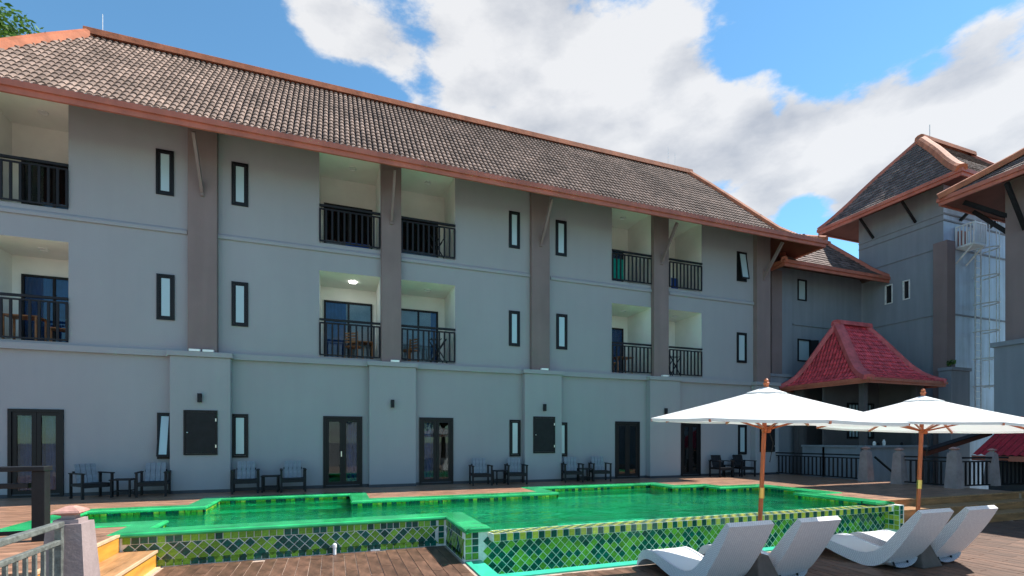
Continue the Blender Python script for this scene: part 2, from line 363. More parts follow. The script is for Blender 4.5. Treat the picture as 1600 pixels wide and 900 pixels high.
# ------------------------------------------------------------------ pool outline (water edge), axis-aligned
POOL = [(-2.8, 9.42), (-2.8, 10.3), (-4.65, 10.3), (-4.65, 12.1), (-2.6, 12.1), (-2.6, 13.6), (.42, 13.6), (.42, 12.0), (5.75, 12.0), (5.75, 13.4),
        (9.75, 13.4), (9.75, 12.3), (10.95, 12.3), (10.95, 11.6), (12.6, 11.6), (12.6, 9.75), (11.75, 9.75), (11.75, 7.93), (2.4, 7.93), (2.4, 9.42)]
def offset(poly, d):          # outward offset of a clockwise rectilinear polygon
    n = len(poly); out = []
    for i in range(n):
        p0, p1, p2 = poly[i - 1], poly[i], poly[(i + 1) % n]
        def nrm(a, b):
            dx, dy = b[0] - a[0], b[1] - a[1]; l = math.hypot(dx, dy); return (-dy / l, dx / l)
        n1_, n2_ = nrm(p0, p1), nrm(p1, p2)
        out.append((p1[0] + d * (n1_[0] + n2_[0] if n1_ != n2_ else n1_[0]), p1[1] + d * (n1_[1] + n2_[1] if n1_ != n2_ else n1_[1])))
    return out
WATERZ = -.10
OUT = offset(POOL, .40)
def inside(x, y, poly):
    c = False; n = len(poly)
    for i in range(n):
        (x1, y1), (x2, y2) = poly[i], poly[i - 1]
        if (y1 > y) != (y2 > y) and x < (x2 - x1) * (y - y1) / (y2 - y1) + x1: c = not c
    return c

# ------------------------------------------------------------------ upper deck: boards
DX0, DX1, DY0, DY1 = -16.0, 17.95, 7.8, 17.0
def deck_cells(mb, xs, ys, z, keep):
    for i in range(len(xs) - 1):
        for j in range(len(ys) - 1):
            if keep((xs[i] + xs[i + 1]) / 2, (ys[j] + ys[j + 1]) / 2):
                mb.face([(xs[i], ys[j], z), (xs[i + 1], ys[j], z), (xs[i + 1], ys[j + 1], z), (xs[i], ys[j + 1], z)])
def on_upper(x, y):
    if inside(x, y, OUT): return False
    if x < -3.06: return y > 6.8
    if x < 12.15: return y > 9.4
    return y > 7.8
ud = MB()
xs = sorted({-16., -3.06, 12.15, 17.95, *[p[0] for p in OUT]}); ys = sorted({6.8, 7.8, 9.4, 15.8, *[p[1] for p in OUT]})
deck_cells(ud, xs, ys, -.012, on_upper)
ud.box(-16, -3.06, 6.8, 9.39, LOW - .3, -.02)
ud.box(-16, 17.95, 9.41, 9.5, -2.5, -.9)
ud.box(17.85, 17.95, 7.81, 15.8, -2.5, -.02)
upper = ud.build('upper_deck', M['joint']); tag(upper, kind='structure')
bd = MB()
yy = 6.8; bw = .145
while yy < 15.8:
    x = -16 + rnd.random() * 1.5
    while x < 17.95:
        ln = 1.8 + rnd.random() * .8; bd.t = .1 + .9 * rnd.random()
        # split board against the pool outline
        x0, x1 = x, min(x + ln, 17.94); step = []
        cuts = sorted({x0, x1, *[v for v in xs if x0 < v < x1]})
        run = None
        for a, b in zip(cuts[:-1], cuts[1:]):
            ok = on_upper((a + b) / 2, yy + .02) and on_upper((a + b) / 2, yy + bw - .02)
            if ok: run = [a, b] if run is None else [run[0], b]
            if (not ok or b == cuts[-1]) and run:
                a_, b_ = run; bd.box(a_ + .004, b_ - .004, yy + .004, yy + bw - .004, -.03, rnd.uniform(-.002, .001)); run = None
        x += ln
    yy += bw
o = bd.build('deck_boards', M['deck'], upper); tag(o, kind='stuff')

# ------------------------------------------------------------------ lower deck: individual planks
ld = MB(); ld.box(-2.6, 2.0, -7, 9.05, LOW - .3, LOW - .012); ld.box(2.0, 30, -7, 6.56, LOW - .3, LOW - .012)
ld.box(12.2, 20.5, 6.56, 7.9, LOW - .3, LOW - .012); ld.box(-16, -2.6, -7, 6.8, LOW - .3, LOW - .012)
lower = ld.build('lower_deck', M['joint']); tag(lower, kind='structure')
PW, PL = .176, 1.05
plank_me = [MB().box(.006, PW - .006, .006, PL - .006, -.02, 0).data('plank', M['plank']) for _ in range(1)]
def low_ok(x, y):
    if x < -2.55: return y < 6.7
    if x < 1.97: return y < 9.0
    if x < 12.2: return y < 6.5
    return y < 7.0
cand = []
i0 = int(-6 / PW); sm = MB()
for i in range(i0, int(20 / PW)):
    x = i * PW; off = (i * .37 % 1) * PL
    for j in range(-3, 10):
        y = j * PL + off
        xc, yc = x + PW / 2, y + PL / 2
        t = SF * xc + CF * yc; lat = CF * xc - SF * yc
        if t < 3: 
            continue
        y1 = y + PL
        while y1 > y + .1 and not low_ok(xc, y1): y1 -= .05
        if y1 <= y + .15 or not low_ok(xc, y + .05): continue
        px = 800 + FPX * lat / t; py = 687 + (CAMZ - LOW) * FPX / t
        vis = -20 < px < 1620 and py < 925
        cand.append((t, vis, x, y, y1 - y))
vis = sorted([c for c in cand if c[1] and (c[2] < 2.2 or c[2] > 6.5)])
chosen = set((c[2], c[3]) for c in vis[:300])
for c in cand:
    if (c[2], c[3]) in chosen:
        o = link('plank', plank_me[0], lower, (c[2], c[3], LOW + rnd.uniform(-.002, .001))); o.scale.y = c[4] / PL
    else:
        sm.t = .1 + .9 * rnd.random(); sm.box(c[2] + .004, c[2] + PW - .004, c[3] + .004, c[3] + c[4] - .004, LOW - .02, LOW + rnd.uniform(-.002, .001))
o = sm.build('distant_planks', M['plank'], lower); tag(o, kind='stuff')

# ================================================================== POOL
pool = thing('swimming_pool', 'long emerald swimming pool with green glazed coping and diamond tiled outer walls', 'swimming pool', (0, 0, 0))
wmb = MB(); wx = sorted({p[0] for p in POOL}); wy = sorted({p[1] for p in POOL})
deck_cells(wmb, wx, wy, WATERZ, lambda x, y: inside(x, y, POOL))
for q in wmb.f: pass
water = wmb.build('pool_water', M['water']); tag(water, kind='structure')
bs = MB(); 
deck_cells(bs, wx, wy, -1.0, lambda x, y: inside(x, y, POOL))
o = bs.build('basin_floor', M['basin'], pool)
bs = MB()
n = len(POOL)
for i in range(n):
    a, b = POOL[i], POOL[(i + 1) % n]
    bs.face([(a[0], a[1], -1.25), (b[0], b[1], -1.25), (b[0], b[1], -.15), (a[0], a[1], -.15)])
# submerged steps in the two far bays and bench
bs.box(-2.59, .41, 13.0, 13.59, -1.24, -.28); bs.box(-2.59, .41, 12.5, 12.999, -1.24, -.55); bs.box(5.76, 9.74, 12.9, 13.39, -1.24, -.30)
o = bs.build('basin_wall', mat('emerald_basin_plaster', (.02, .42, .20), .3, .5, .1, 3), pool)
def coping_run(mb, poly, outp, skip):
    n = len(poly); prof = [(0, -.075), (-.022, -.065), (-.030, -.042), (-.022, -.016), (.010, 0), (.390, .0), (.422, -.016), (.430, -.042), (.422, -.065), (.40, -.075)]
    for i in range(n):
        j = (i + 1) % n
        if i in skip: continue
        a, b = Vector((*poly[i], 0)), Vector((*poly[j], 0)); A, B = Vector((*outp[i], 0)), Vector((*outp[j], 0))
        rows = []
        for (o_, z) in prof:
            k = o_ / .40; rows.append((a.lerp(A, k) + Vector((0, 0, z + .016)), b.lerp(B, k) + Vector((0, 0, z + .016))))
        for r0, r1 in zip(rows, rows[1:] + rows[:1]): mb.face([r0[0], r0[1], r1[1], r1[0]])
INF = 17            # infinity edge index
cp = MB(); coping_run(cp, POOL, OUT, {INF})
o = cp.build('coping', M['coping'], pool)
# end caps of coping at the infinity edge
for xa in (1.97, 11.72): MB().box(xa, xa + .46, 7.60, 7.935, -.060, .0155).build('coping_end', M['coping'], pool, bevel=.02)
# outer walls (grout backing)
wl = MB(); wl.box(-3.06, 1.99, 9.03, 9.3, LOW - .4, -.045); wl.box(1.99, 2.39, 7.66, 9.3, LOW - .6, -.045)
wl.box(2.39, 12.1, 7.66, 7.92, -1.7, -.13); wl.box(12.1, 12.25, 7.35, 9.5, -1.7, -.045)
wl.build('outer_wall', M['grout'], pool)
GT = .004
def tile_me(name, w_, h_, m): return MB().box(-w_ / 2, w_ / 2, -GT, 0, -h_ / 2, h_ / 2).data(name, M[m])
P = .1125; TS = .100
sqm = {k: tile_me('square_tile', TS, TS, k) for k in ('tl', 'td', 'ty')}
DD = .166
def dia_me(m):
    r = DD / 2 - .009; b = MB(); b.mesh8([(0, -GT, -r), (0, 0, -r), (0, 0, -r), (0, -GT, -r)] if False else [(0, -GT, -r), (r, -GT, 0), (r, 0, 0), (0, 0, -r), (-r, -GT, 0), (0, -GT, r), (0, 0, r), (-r, 0, 0)])
    return b.data('diamond_tile', M[m])
dim = {k: dia_me(k) for k in ('tl', 'td')}
stuff = MB()
def tri(mb, c, ax, up, flip, matidx, sz=DD, cut=None):
    r = sz / 2 - .009; cut = .006
    mb.cur = matidx; mb.t = .1 + .9 * rnd.random(); s = -1 if flip else 1
    a = c + ax * (-r + .008) + up * (s * cut); b = c + ax * (r - .008) + up * (s * cut); d = c + up * (s * r)
    mb.face([a, b, d] if not flip else [b, a, d])
def wall_tiles(org, ax, length, ztop, zbot, nrm, individual=True, square_top=True, start_col=True, rowz=.165):
    """org: point at z=0 at the left end of a wall face; tiles proud along nrm"""
    up = Vector((0, 0, 1)); rz = math.atan2(ax.y, ax.x)
    nsq = int(length / P)
    band_top = ztop - (.105 if square_top else 0); band_bot = zbot + .105
    def sq(c, m):
        if individual: link('square_tile', sqm[m], pool, c + nrm * GT, rz)
        else:
            stuff.cur = ('tl', 'td', 'ty').index(m); stuff.t = .1 + .9 * rnd.random(); h = TS / 2; q = c + nrm * GT
            stuff.face([q - ax * h - up * h, q + ax * h - up * h, q + ax * h + up * h, q - ax * h + up * h])
    for i in range(nsq):
        c = org + ax * (P * (i + .5))
        if square_top: sq(c + up * (ztop - .052), rnd.choice(('tl', 'td')))
        sq(c + up * (zbot + .052), rnd.choice(('tl', 'td')))
    rows = max(1, round((band_top - band_bot) / DD)); sz = DD
    ncol = int(length / DD); z0 = band_top
    for r_ in range(rows):
        for i in range(ncol):
            c = org + ax * (DD * (i + .5)) + up * (z0 - DD * (r_ + .5)) + nrm * GT
            m = rnd.choice(('tl', 'td'))
            link('diamond_tile', dim[m], pool, c, rz) if individual else dq(c, ax, up, m)
            if r_ < rows - 1 and i < ncol - 1:
                c2 = c + ax * DD / 2 - up * DD / 2; m = rnd.choice(('tl', 'td'))
                link('diamond_tile', dim[m], pool, c2, rz) if individual else dq(c2, ax, up, m)
            if i == ncol - 1 and r_ < rows - 1:
                e_ = c + ax * DD / 2 - up * DD / 2; q_ = DD / 2 - .009; stuff.cur = rnd.choice((0, 1)); stuff.t = .1 + .9 * rnd.random()
                stuff.face([e_ - ax * q_, e_ - up * q_, e_ + up * q_])
            if r_ == 0: tri(stuff, c + ax * DD / 2 + up * DD / 2, ax, up, True, rnd.choice((0, 1)))
            if r_ == rows - 1: tri(stuff, c + ax * DD / 2 - up * DD / 2, ax, up, False, rnd.choice((0, 1)))
def dq(c, ax, up, m):
    r = DD / 2 - .009; stuff.cur = ('tl', 'td').index(m); stuff.t = .1 + .9 * rnd.random()
    stuff.face([c - up * r, c + ax * r, c + up * r, c - ax * r])
X_, Y_ = Vector((1, 0, 0)), Vector((0, 1, 0))
wall_tiles(Vector((-3.03, 9.03, 0)), X_, 4.86, -.055, LOW, -Y_)
# vertical border columns at the corner
for k in range(4):
    link('square_tile', sqm[rnd.choice(('tl', 'td'))], pool, (1.90, 9.026, -.105 - k * .115))
    link('square_tile', sqm[rnd.choice(('tl', 'td', 'tl'))], pool, (2.06, 7.656, -.105 - k * .115))
    link('square_tile', sqm[rnd.choice(('tl', 'td'))], pool, (2.175, 7.656, -.105 - k * .115))
wall_tiles(Vector((1.99, 9.02, 0)), -Y_, 1.34, -.055, LOW, Vector((-1, 0, 0)), individual=False)
# infinity wall diamonds (run down into the gutter)
ncol = int(9.8 / DD)
for r_ in range(5):
    for i in range(ncol):
        for k in (0, 1):
            z = -.135 - DD * (r_ + .5) - k * DD / 2
            if z < -.95: continue
            c = Vector((2.30 + DD * (i + .5) + k * DD / 2, 7.66 - GT, z)); m = rnd.choice(('tl', 'td'))
            if r_ < 2 and not (r_ == 1 and k == 1): link('diamond_tile', dim[m], pool, c)
            else: dq(c, X_, Vector((0, 0, 1)), m)
# tile cheek wall by the right steps
for i in range(1, 3):
    for k in range(6):
        stuff.cur = rnd.choice((1, 2)); stuff.t = .1 + .9 * rnd.random()
        x0 = 12.07 + (i - 1) * .1125; z1 = -.06 - k * .1
        stuff.face([(x0 + .045, 7.346, z1 - .092), (x0 + .14, 7.346, z1 - .092), (x0 + .14, 7.346, z1), (x0 + .045, 7.346, z1)]) if i == 1 else None
# infinity lip: projecting tiled ledge
lip = MB(); lip.mesh8([(2.41, 7.45, -.195), (12.06, 7.45, -.195), (12.06, 7.95, -.195), (2.41, 7.95, -.195), (2.41, 7.45, -.065), (12.06, 7.45, -.065), (12.06, 7.95, -.103), (2.41, 7.95, -.103)])
lip.build('spill_ledge', M['grout'], pool)
nl = int(9.62 / P)
for i in range(nl):
    x = 2.42 + P * (i + .5)
    o = link('square_tile', sqm[('ty', 'td')[i % 2]], pool, (x, 7.446, -.130)); o.scale.z = 1.15
    for r_ in range(4):
        stuff.cur = 2 if (i + r_) % 2 == 0 else 1; stuff.t = .1 + .9 * rnd.random(); ya = 7.458 + r_ * .113; yb = ya + .100
        za = -.0625 - .076 * (ya - 7.45); zb = -.0625 - .076 * (yb - 7.45)
        stuff.face([(x - .05, ya, za), (x + .05, ya, za), (x + .05, yb, zb), (x - .05, yb, zb)])
# waterline tile rows inside the pool
for i in range(n):
    if i == INF: continue
    a, b = Vector((*POOL[i], 0)), Vector((*POOL[(i + 1) % n], 0)); d = (b - a); ln = d.length; d.normalize()
    nn = Vector((d.y, -d.x, 0))
    for k in range(int(ln / P)):
        c = a + d * (P * (k + .5)) + nn * .004; stuff.cur = rnd.choice((0, 1, 1, 0, 2)); stuff.t = .1 + .9 * rnd.random()
        stuff.face([c + d * .05 + Vector((0, 0, -.16)), c - d * .05 + Vector((0, 0, -.16)), c - d * .05 + Vector((0, 0, -.045)), c + d * .05 + Vector((0, 0, -.045))])
# wider grid of raised tiles on the right inner cheek and right outside wall
for k in range(5):
    for i in range(14):
        stuff.cur = rnd.choice((0, 1, 2)); stuff.t = .1 + .9 * rnd.random(); y0 = 7.36 + i * P; z1 = -.06 - k * P
        if i < 3: stuff.face([(12.094, y0 + .1, z1 - .1), (12.094, y0, z1 - .1), (12.094, y0, z1), (12.094, y0 + .1, z1)])
        if i < 3 and 12.25 + .0 < 12.3: stuff.face([(12.254, y0, z1 - .1), (12.254, y0 + .1, z1 - .1), (12.254, y0 + .1, z1), (12.254, y0, z1)])
o = stuff.build('border_tiles', [M['tl'], M['td'], M['ty']], pool); tag(o, kind='stuff')
# gutter with turquoise rim
gt = MB(); gt.box(2.0, 2.27, 6.56, 7.64, LOW - .9, LOW + .012); gt.box(2.27, 12.2, 6.56, 6.75, LOW - .9, LOW + .012)
gt.build('gutter_rim', M['aqua'], pool)
gt = MB(); gt.face([(2.27, 6.75, -1.1), (12.2, 6.75, -1.1), (12.2, 7.66, -1.1), (2.27, 7.66, -1.1)]); gt.build('gutter_floor', M['basin'], pool)
o = MB().lathe((.02, 8.93, LOW), [(.028, 0), (.028, .12), (.036, .12), (.036, .17), (.02, .19)], 12).build('stand_pipe', M['plastic'])
tag(o, 'short white capped pipe standing against the tiled pool wall', 'pipe')
b = MB().box(.62, .78, 8.96, 9.02, LOW, LOW + .02).build('white_drain', M['plastic']); tag(b, 'small flat white drain cover at the foot of the pool wall', 'drain')

# ------------------------------------------------------------------ steps
st = thing('timber_steps', 'sunlit orange timber steps climbing to the deck at the left end of the pool', 'steps')
def step(mb_t, mb_r, tz, x0, x1, y0, y1): pass
MB().box(-3.06, -2.58, 6.82, 9.02, LOW - .25, -.30).build('riser', M['stepriser'], st)
for k in range(3):
    x0 = -3.06 + k * .16; MB().box(x0 + .003, x0 + .157, 6.81, 9.025, -.298, -.265).build('tread_board', M['steptread'], st)
MB().box(-3.075, -3.058, 6.82, 9.02, -.264, -.03).build('riser', M['stepriser'], st)
MB().box(-2.582, -2.555, 6.80, 9.028, -.30, -.262).build('nosing', M['nosing'], st)
MB().box(-3.10, -3.045, 6.80, 9.0, -.03, .004).build('nosing', M['nosing'], st)
MB().box(-2.58, -2.52, 6.80, 9.027, LOW - .1, LOW + .006).build('nosing', M['nosing'], st)
st = thing('timber_steps', 'three broad brown timber steps rising behind the right pair of loungers', 'steps')
for k, (y0, z) in enumerate([(7.80, .004), (7.40, -.173), (7.0, -.350)]):
    x0 = [12.28, 12.28, 12.55][k]
    MB().box(x0, 20.4, y0 + .012, y0 + (.05 if k == 0 else .41), LOW - .1, z - .036).build('riser', M['stepdark'], st)
    for j in range(1 if k == 0 else 3):
        MB().box(x0 - .01, 20.4, y0 + j * .135 - (.012 if j == 0 else 0), y0 + j * .135 + .131, z - .034, z).build('tread_board', M['steptread'], st)

# ================================================================== FACADE helpers
def frame_rect(mb, x0, x1, z0, z1, y0, y1, w_):
    mb.box(x0, x0 + w_, y0, y1, z0, z1); mb.box(x1 - w_, x1, y0, y1, z0, z1)
    mb.box(x0 + w_, x1 - w_, y0, y1, z0, z0 + w_); mb.box(x0 + w_, x1 - w_, y0, y1, z1 - w_, z1)
def window(bld, x0, x1, z0, z1, Y, opened=0):
    f = MB(); frame_rect(f, x0, x1, z0, z1, Y - .035, Y + .06, .055); fr = f.build('window', M['black'], bld)
    if opened:
        tilt = opened
        s_ = MB(); frame_rect(s_, x0 + .05, x1 - .05, z0 - z1 + .05, -.05, -.02, .02, .05)
        s_.box(x0 + .1, x1 - .1, -.008, .008, z0 - z1 + .1, -.1); s_.mi[-6:] = [1] * 6
        sash = s_.build('sash', [M['black'], M['frost']], fr); sash.location = (0, Y - .03, z1); sash.rotation_euler.x = -tilt
        MB().box(x0 + .056, x1 - .056, Y - .014, Y - .004, z0 + .05, z1 - .05).build('pane', M['roomdark'], fr)
    else:
        s_ = MB(); frame_rect(s_, x0 + .062, x1 - .062, z0 + .062, z1 - .062, Y - .02, Y + .04, .045); s_.build('sash', M['bmetal'], fr)
        MB().box(x0 + .1, x1 - .1, Y - .015, Y - .006, z0 + .1, z1 - .1).build('pane', M['frost'], fr)
    return fr
def wavy(mb, x0, x1, y, z0, z1, amp=.03, per=.13):
    k = max(4, int((x1 - x0) / per * 6)); pts = []
    for i in range(k + 1):
        x = x0 + (x1 - x0) * i / k; pts.append((x, y + amp * math.sin((x - x0) / per * 2 * math.pi)))
    for a, b in zip(pts[:-1], pts[1:]): mb.face([(a[0], a[1], z0), (b[0], b[1], z0), (b[0], b[1], z1), (a[0], a[1], z1)])
    mb.smooth = True
def french_door(bld, x0, x1, z0, z1, Y, curt=(0, 1), cm='curtain', handle=0):
    f = MB(); fw = .07
    f.box(x0, x0 + fw, Y - .03, Y + .08, z0, z1); f.box(x1 - fw, x1, Y - .03, Y + .08, z0, z1); f.box(x0 + fw, x1 - fw, Y - .03, Y + .08, z1 - fw, z1); f.box(x0 + fw, x1 - fw, Y - .03, Y + .08, z0, z0 + .04)
    d = f.build('door', M['black'], bld); xm = (x0 + x1) / 2
    for (a, b) in ((x0 + fw + .004, xm - .004), (xm + .004, x1 - fw - .004)):
        l = MB(); sw = .09; zb, zt = z0 + .045, z1 - fw - .004
        l.box(a, a + sw, Y, Y + .045, zb, zt); l.box(b - sw, b, Y, Y + .045, zb, zt); l.box(a + sw, b - sw, Y, Y + .045, zb, zb + .12); l.box(a + sw, b - sw, Y, Y + .045, zt - sw, zt)
        l.build('door_leaf', M['black'], d)
        MB().box(a + sw - .002, b - sw + .002, Y + .018, Y + .026, zb + .118, zt - sw + .002).build('pane', M['glass'], d)
    MB().box(xm - .06, xm - .03, Y - .03, Y, z0 + .92, z0 + 1.08).build('handle', M['lock'], d) if handle else None
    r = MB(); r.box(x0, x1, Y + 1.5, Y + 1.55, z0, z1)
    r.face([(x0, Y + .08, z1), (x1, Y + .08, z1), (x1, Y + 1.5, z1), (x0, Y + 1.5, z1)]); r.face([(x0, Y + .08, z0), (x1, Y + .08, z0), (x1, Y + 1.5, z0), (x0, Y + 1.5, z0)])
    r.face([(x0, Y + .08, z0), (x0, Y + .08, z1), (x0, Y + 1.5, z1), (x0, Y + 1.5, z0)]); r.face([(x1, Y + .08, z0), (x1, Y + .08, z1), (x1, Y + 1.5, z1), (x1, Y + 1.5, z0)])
    r.build('door_backing', M['roomdark'], d)
    c = MB(); wavy(c, x0 + (x1 - x0) * curt[0] + .05, x0 + (x1 - x0) * curt[1] - .05, Y + .2, z0 + .02, z1 - .05); c.build('curtain', M[cm], d)
    return d
_bal = {}
def railing(bld, x0, x1, z0, Y, h=1.17):
    rail = MB().box(x0, x1, Y - .035, Y + .035, z0 + h - .06, z0 + h).build('balcony_railing', M['bmetal'], bld)
    MB().box(x0, x1, Y - .02, Y + .02, z0 + .07, z0 + .11).build('bottom_rail', M['bmetal'], rail); MB().box(x0, x1, Y - .02, Y + .02, z0 + h - .15, z0 + h - .11).build('middle_rail', M['bmetal'], rail)
    if 'm' not in _bal: _bal['m'] = MB().box(-.026, .026, -.018, .018, 0, h - .26).data('baluster', M['bmetal'])
    nb = max(3, round((x1 - x0) / .18))
    for i in range(nb + 1):
        link('baluster', _bal['m'], rail, (x0 + .02 + (x1 - x0 - .04) * i / nb, Y, z0 + .11))
def balcony(bld, x0, x1, z0, z1, doors, lit=False, depth=1.6, right_in=True):
    Y = WY; b = Y + depth
    m = MB(); 
    m.face([(x0, b, z0), (x1, b, z0), (x1, b, z1), (x0, b, z1)]); m.face([(x0, Y, z1), (x0, b, z1), (x1, b, z1), (x1, Y, z1)])
    m.face([(x0, Y, z0), (x0, b, z0), (x0, b, z1), (x0, Y, z1)]); m.face([(x1, Y, z0), (x1, Y, z1), (x1, b, z1), (x1, b, z0)])
    bal = m.build('balcony', M['cream'], bld)
    MB().box(x0 + .001, x1 - .001, Y + .01, b - .001, z0 - .05, z0 + .04).build('balcony_floor', M['wall'], bal)
    cx = (x0 + x1) / 2 + .1
    MB().lathe((cx, Y + .75, z1 - .03), [(.10, .02), (.11, .0), (.11, .028)], 16).build('ceiling_lamp', M['lit'] if lit else M['white'], bal)
    for (a, c, h, cm, c0, c1) in doors:
        f = MB(); fw = .06; zt = z0 + h
        f.box(a, a + fw, b - .06, b - .002, z0 + .04, zt); f.box(c - fw, c, b - .06, b - .002, z0 + .04, zt); f.box(a + fw, c - fw, b - .06, b - .002, zt - fw, zt)
        mid = (a + c) / 2; f.box(mid - .03, mid + .03, b - .05, b - .002, z0 + .04, zt - fw); f.build('sliding_door', M['char'], bal)
        MB().box(a + fw, c - fw, b - .03, b - .022, z0 + .04, zt - fw).build('pane', M['glass'], bal)
        MB().box(a + fw, c - fw, b - .012, b - .006, z0 + .04, zt - fw).build('door_backing', M['roomdark'] if cm != 'skysheen' else M['skysheen'], bal)  # pale version paints the sky's reflection in the glass; dark version lines the room
        if cm: 
            cu = MB(); w_ = c - a; wavy(cu, a + w_ * c0 + .05, a + w_ * c1, b - .017, z0 + .05, zt - fw, .004, .11); cu.build('curtain', M['curtain'] if cm == 'skysheen' else M[cm], bal)
    railing(bld, x0, x1, z0, Y - .03)

# ================================================================== MAIN BUILDING
main = thing('guest_building', 'three storey grey guest building with recessed balconies and long tiled hip roof', 'building')
F2, F2T, F3, F3T = 3.90, 6.50, 7.30, 10.12
WX0, WX1 = -8.7, 17.25
bx = lambda a: PX(a, WY)
B = [(-8.25, bx(107)), (bx(499), bx(594)), (bx(627), bx(711)), (bx(956), bx(1018)), (bx(1045), bx(1096))]
holes = []
for (a, b) in B: holes += [(a, b, F2, F2T), (a, b, F3, F3T)]
doors = [(13, 100, 639), (505, 566, 650), (655, 708, 652), (961, 999, 658), (1064, 1094, 660)]
dz = []
for (a, b, t) in doors:
    z1 = PZ(b, t + 1, WY); x0, x1 = bx(a), bx(b); dz.append((x0, x1, .02, z1)); holes.append((x0, x1, -1, z1))
wins = [(244, 272, 235, 305, 0), (362, 388, 255, 322, 0), (795, 812, 331, 388, 0), (868, 885, 345, 400, 0), (1151, 1166, 394, 440, .16),
        (245, 273, 429, 500, 0), (362, 388, 441, 510, 0), (795, 812, 486, 541, 0), (869, 886, 491, 546, 0), (1151, 1166, 520, 567, 0),
        (246, 272, 645, 717, .2), (362, 388, 647, 715, 0), (796, 813, 656, 713, 0), (870, 886, 660, 713, 0), (1153, 1166, 664, 710, 0)]
wz = []
for (a, b, t, bt, op) in wins:
    x0, x1 = bx(a), bx(b); xm = (a + b) / 2; wz.append((x0, x1, PZ(xm, bt, WY), PZ(xm, t, WY), op))
m = MB(); sheet_holes(m, WX0, WX1, 0, 10.4, holes, lambda a, z: (a, WY, z))
m.face([(WX0, WY, -2.6), (WX1, WY, -2.6), (WX1, WY, 0), (WX0, WY, 0)])
m.face([(WX1, WY, -2.6), (WX1, 24, -2.6), (WX1, 24, 10.4), (WX1, WY, 10.4)]); m.face([(WX0, WY, -2.6), (WX0, WY, 10.4), (WX0, 24, 10.4), (WX0, 24, -2.6)])
m.face([(WX0, 24, -2.6), (WX0, 24, 10.4), (WX1, 24, 10.4), (WX1, 24, -2.6)])
m.build('wall', M['wall'], main)
for (x0, x1, z0, z1) in dz:
    i = dz.index((x0, x1, z0, z1))
    french_door(main, x0, x1, z0, z1, WY - .01, [(0, 1), (.5, 1), (0, .52), (0, .3), (0, .35)][i], 'curtain', i == 1)
for wv in wz: window(main, *wv[:4], WY, wv[4])
# string courses
segs = [(WX0, bx(293)), (bx(341), bx(594)), (bx(627), bx(830)), (bx(860), bx(1018)), (bx(1045), bx(1181))]
for (a, b) in segs:
    s = MB(); s.box(a + .001, b - .001, WY - .05, WY - .001, 7.07, 7.15); s.mesh8([(a + .001, WY - .05, 7.15), (b - .001, WY - .05, 7.15), (b - .001, WY - .001, 7.15), (a + .001, WY - .001, 7.15), (a + .001, WY - .03, 7.19), (b - .001, WY - .03, 7.19), (b - .001, WY - .001, 7.22), (a + .001, WY - .001, 7.22)])
    s.build('string_course', M['wall'], main)
# ground-floor pilasters and ledge
PILS = [(265, 360), (577, 650), (818, 878), (1014, 1063), (1181, 1217)]
px_x = [(PX(a, PIL), PX(b, PIL)) for a, b in PILS]
px_x[2] = (PX(820, PIL), PX(878, PIL)); px_x[3] = (PX(1016, PIL), PX(1063, PIL))
prev = WX0
for (a, b) in px_x:
    s = MB(); s.box(prev, a - .001, WY - .10, WY - .001, 3.70, 3.86); s.build('ledge', M['wall'], main)
    s = MB(); s.box(prev, a - .001, WY - .02, WY - .001, -.01, .09); s.build('skirting', M['skirt'], main)
    MB().box(a, b, PIL, WY - .001, -.01, 3.70).build('pilaster', M['wall'], main, bevel=.012)
    MB().box(a - .06, b + .06, PIL - .06, WY - .001, 3.701, 3.84).build('pilaster_cap', M['wall'], main, bevel=.01)
    MB().box(a - .012, b + .012, PIL - .014, WY, -.01, .085).build('skirting', M['skirt'], main)
    prev = b + .001
# taupe columns with brackets and up-lights
CY = WY - .20
COLS = [(293, 339), (596, 627), (831, 859), (1022, 1045), (1183, 1204)]
for i, (a, b) in enumerate(COLS):
    x0, x1 = PX(a, CY), PX(b, CY)
    MB().box(x0, x1, CY, WY - .001, 3.845, 10.1).build('column', M['brown'], main, bevel=.01)
    xm = (x0 + x1) / 2
    s = MB(); s.bar((xm, CY - .02, 8.22), (xm, 14.5, 9.33), .07, .12); s.box(xm - .04, xm + .04, CY - .05, CY - .001, 8.1, 8.5); s.build('roof_bracket', M['brown'], main)
    if i < 4:
        for q in ((-.16, .16) if i == 0 else (.1,)):
            s = MB(); s.box(xm + q - .13, xm + q + .13, CY - .13, CY - .02, 3.842, 3.90); s.build('floodlight', M['plastic'], main)
# hatches
for k, (a, b, t, bt) in enumerate([(287, 340, 641, 711), (833, 867, 651, 708), (1187, 1210, 658, 706)]):
    x0, x1 = PX(a, PIL), PX(b, PIL); xm = (a + b) / 2; z0, z1 = PZ(xm, bt, PIL), PZ(xm, t, PIL)
    s = MB(); frame_rect(s, x0, x1, z0, z1, PIL - .03, PIL - .001, .045); h = s.build('hatch', M['black'], main)
    s = MB(); s.box(x0 + .05, x1 - .05, PIL - .024, PIL - .001, z0 + .05, z1 - .05); s.build('hatch_panel', M['char'], h)
    s = MB(); s.box(x1 - .05, x1 - .02, PIL - .045, PIL - .03, z1 - .3, z1 - .22); s.build('hinge', M['lock'], h)
    s = MB(); s.box(x1 - .05, x1 - .02, PIL - .045, PIL - .03, z0 + .2, z0 + .28); s.build('hinge', M['lock'], h)
    MB().lathe((x0 + .09, PIL - .03, (z0 + z1) / 2), [(.018, -.015), (.022, 0), (.018, .015)], 10).build('knob', M['lock'], h)
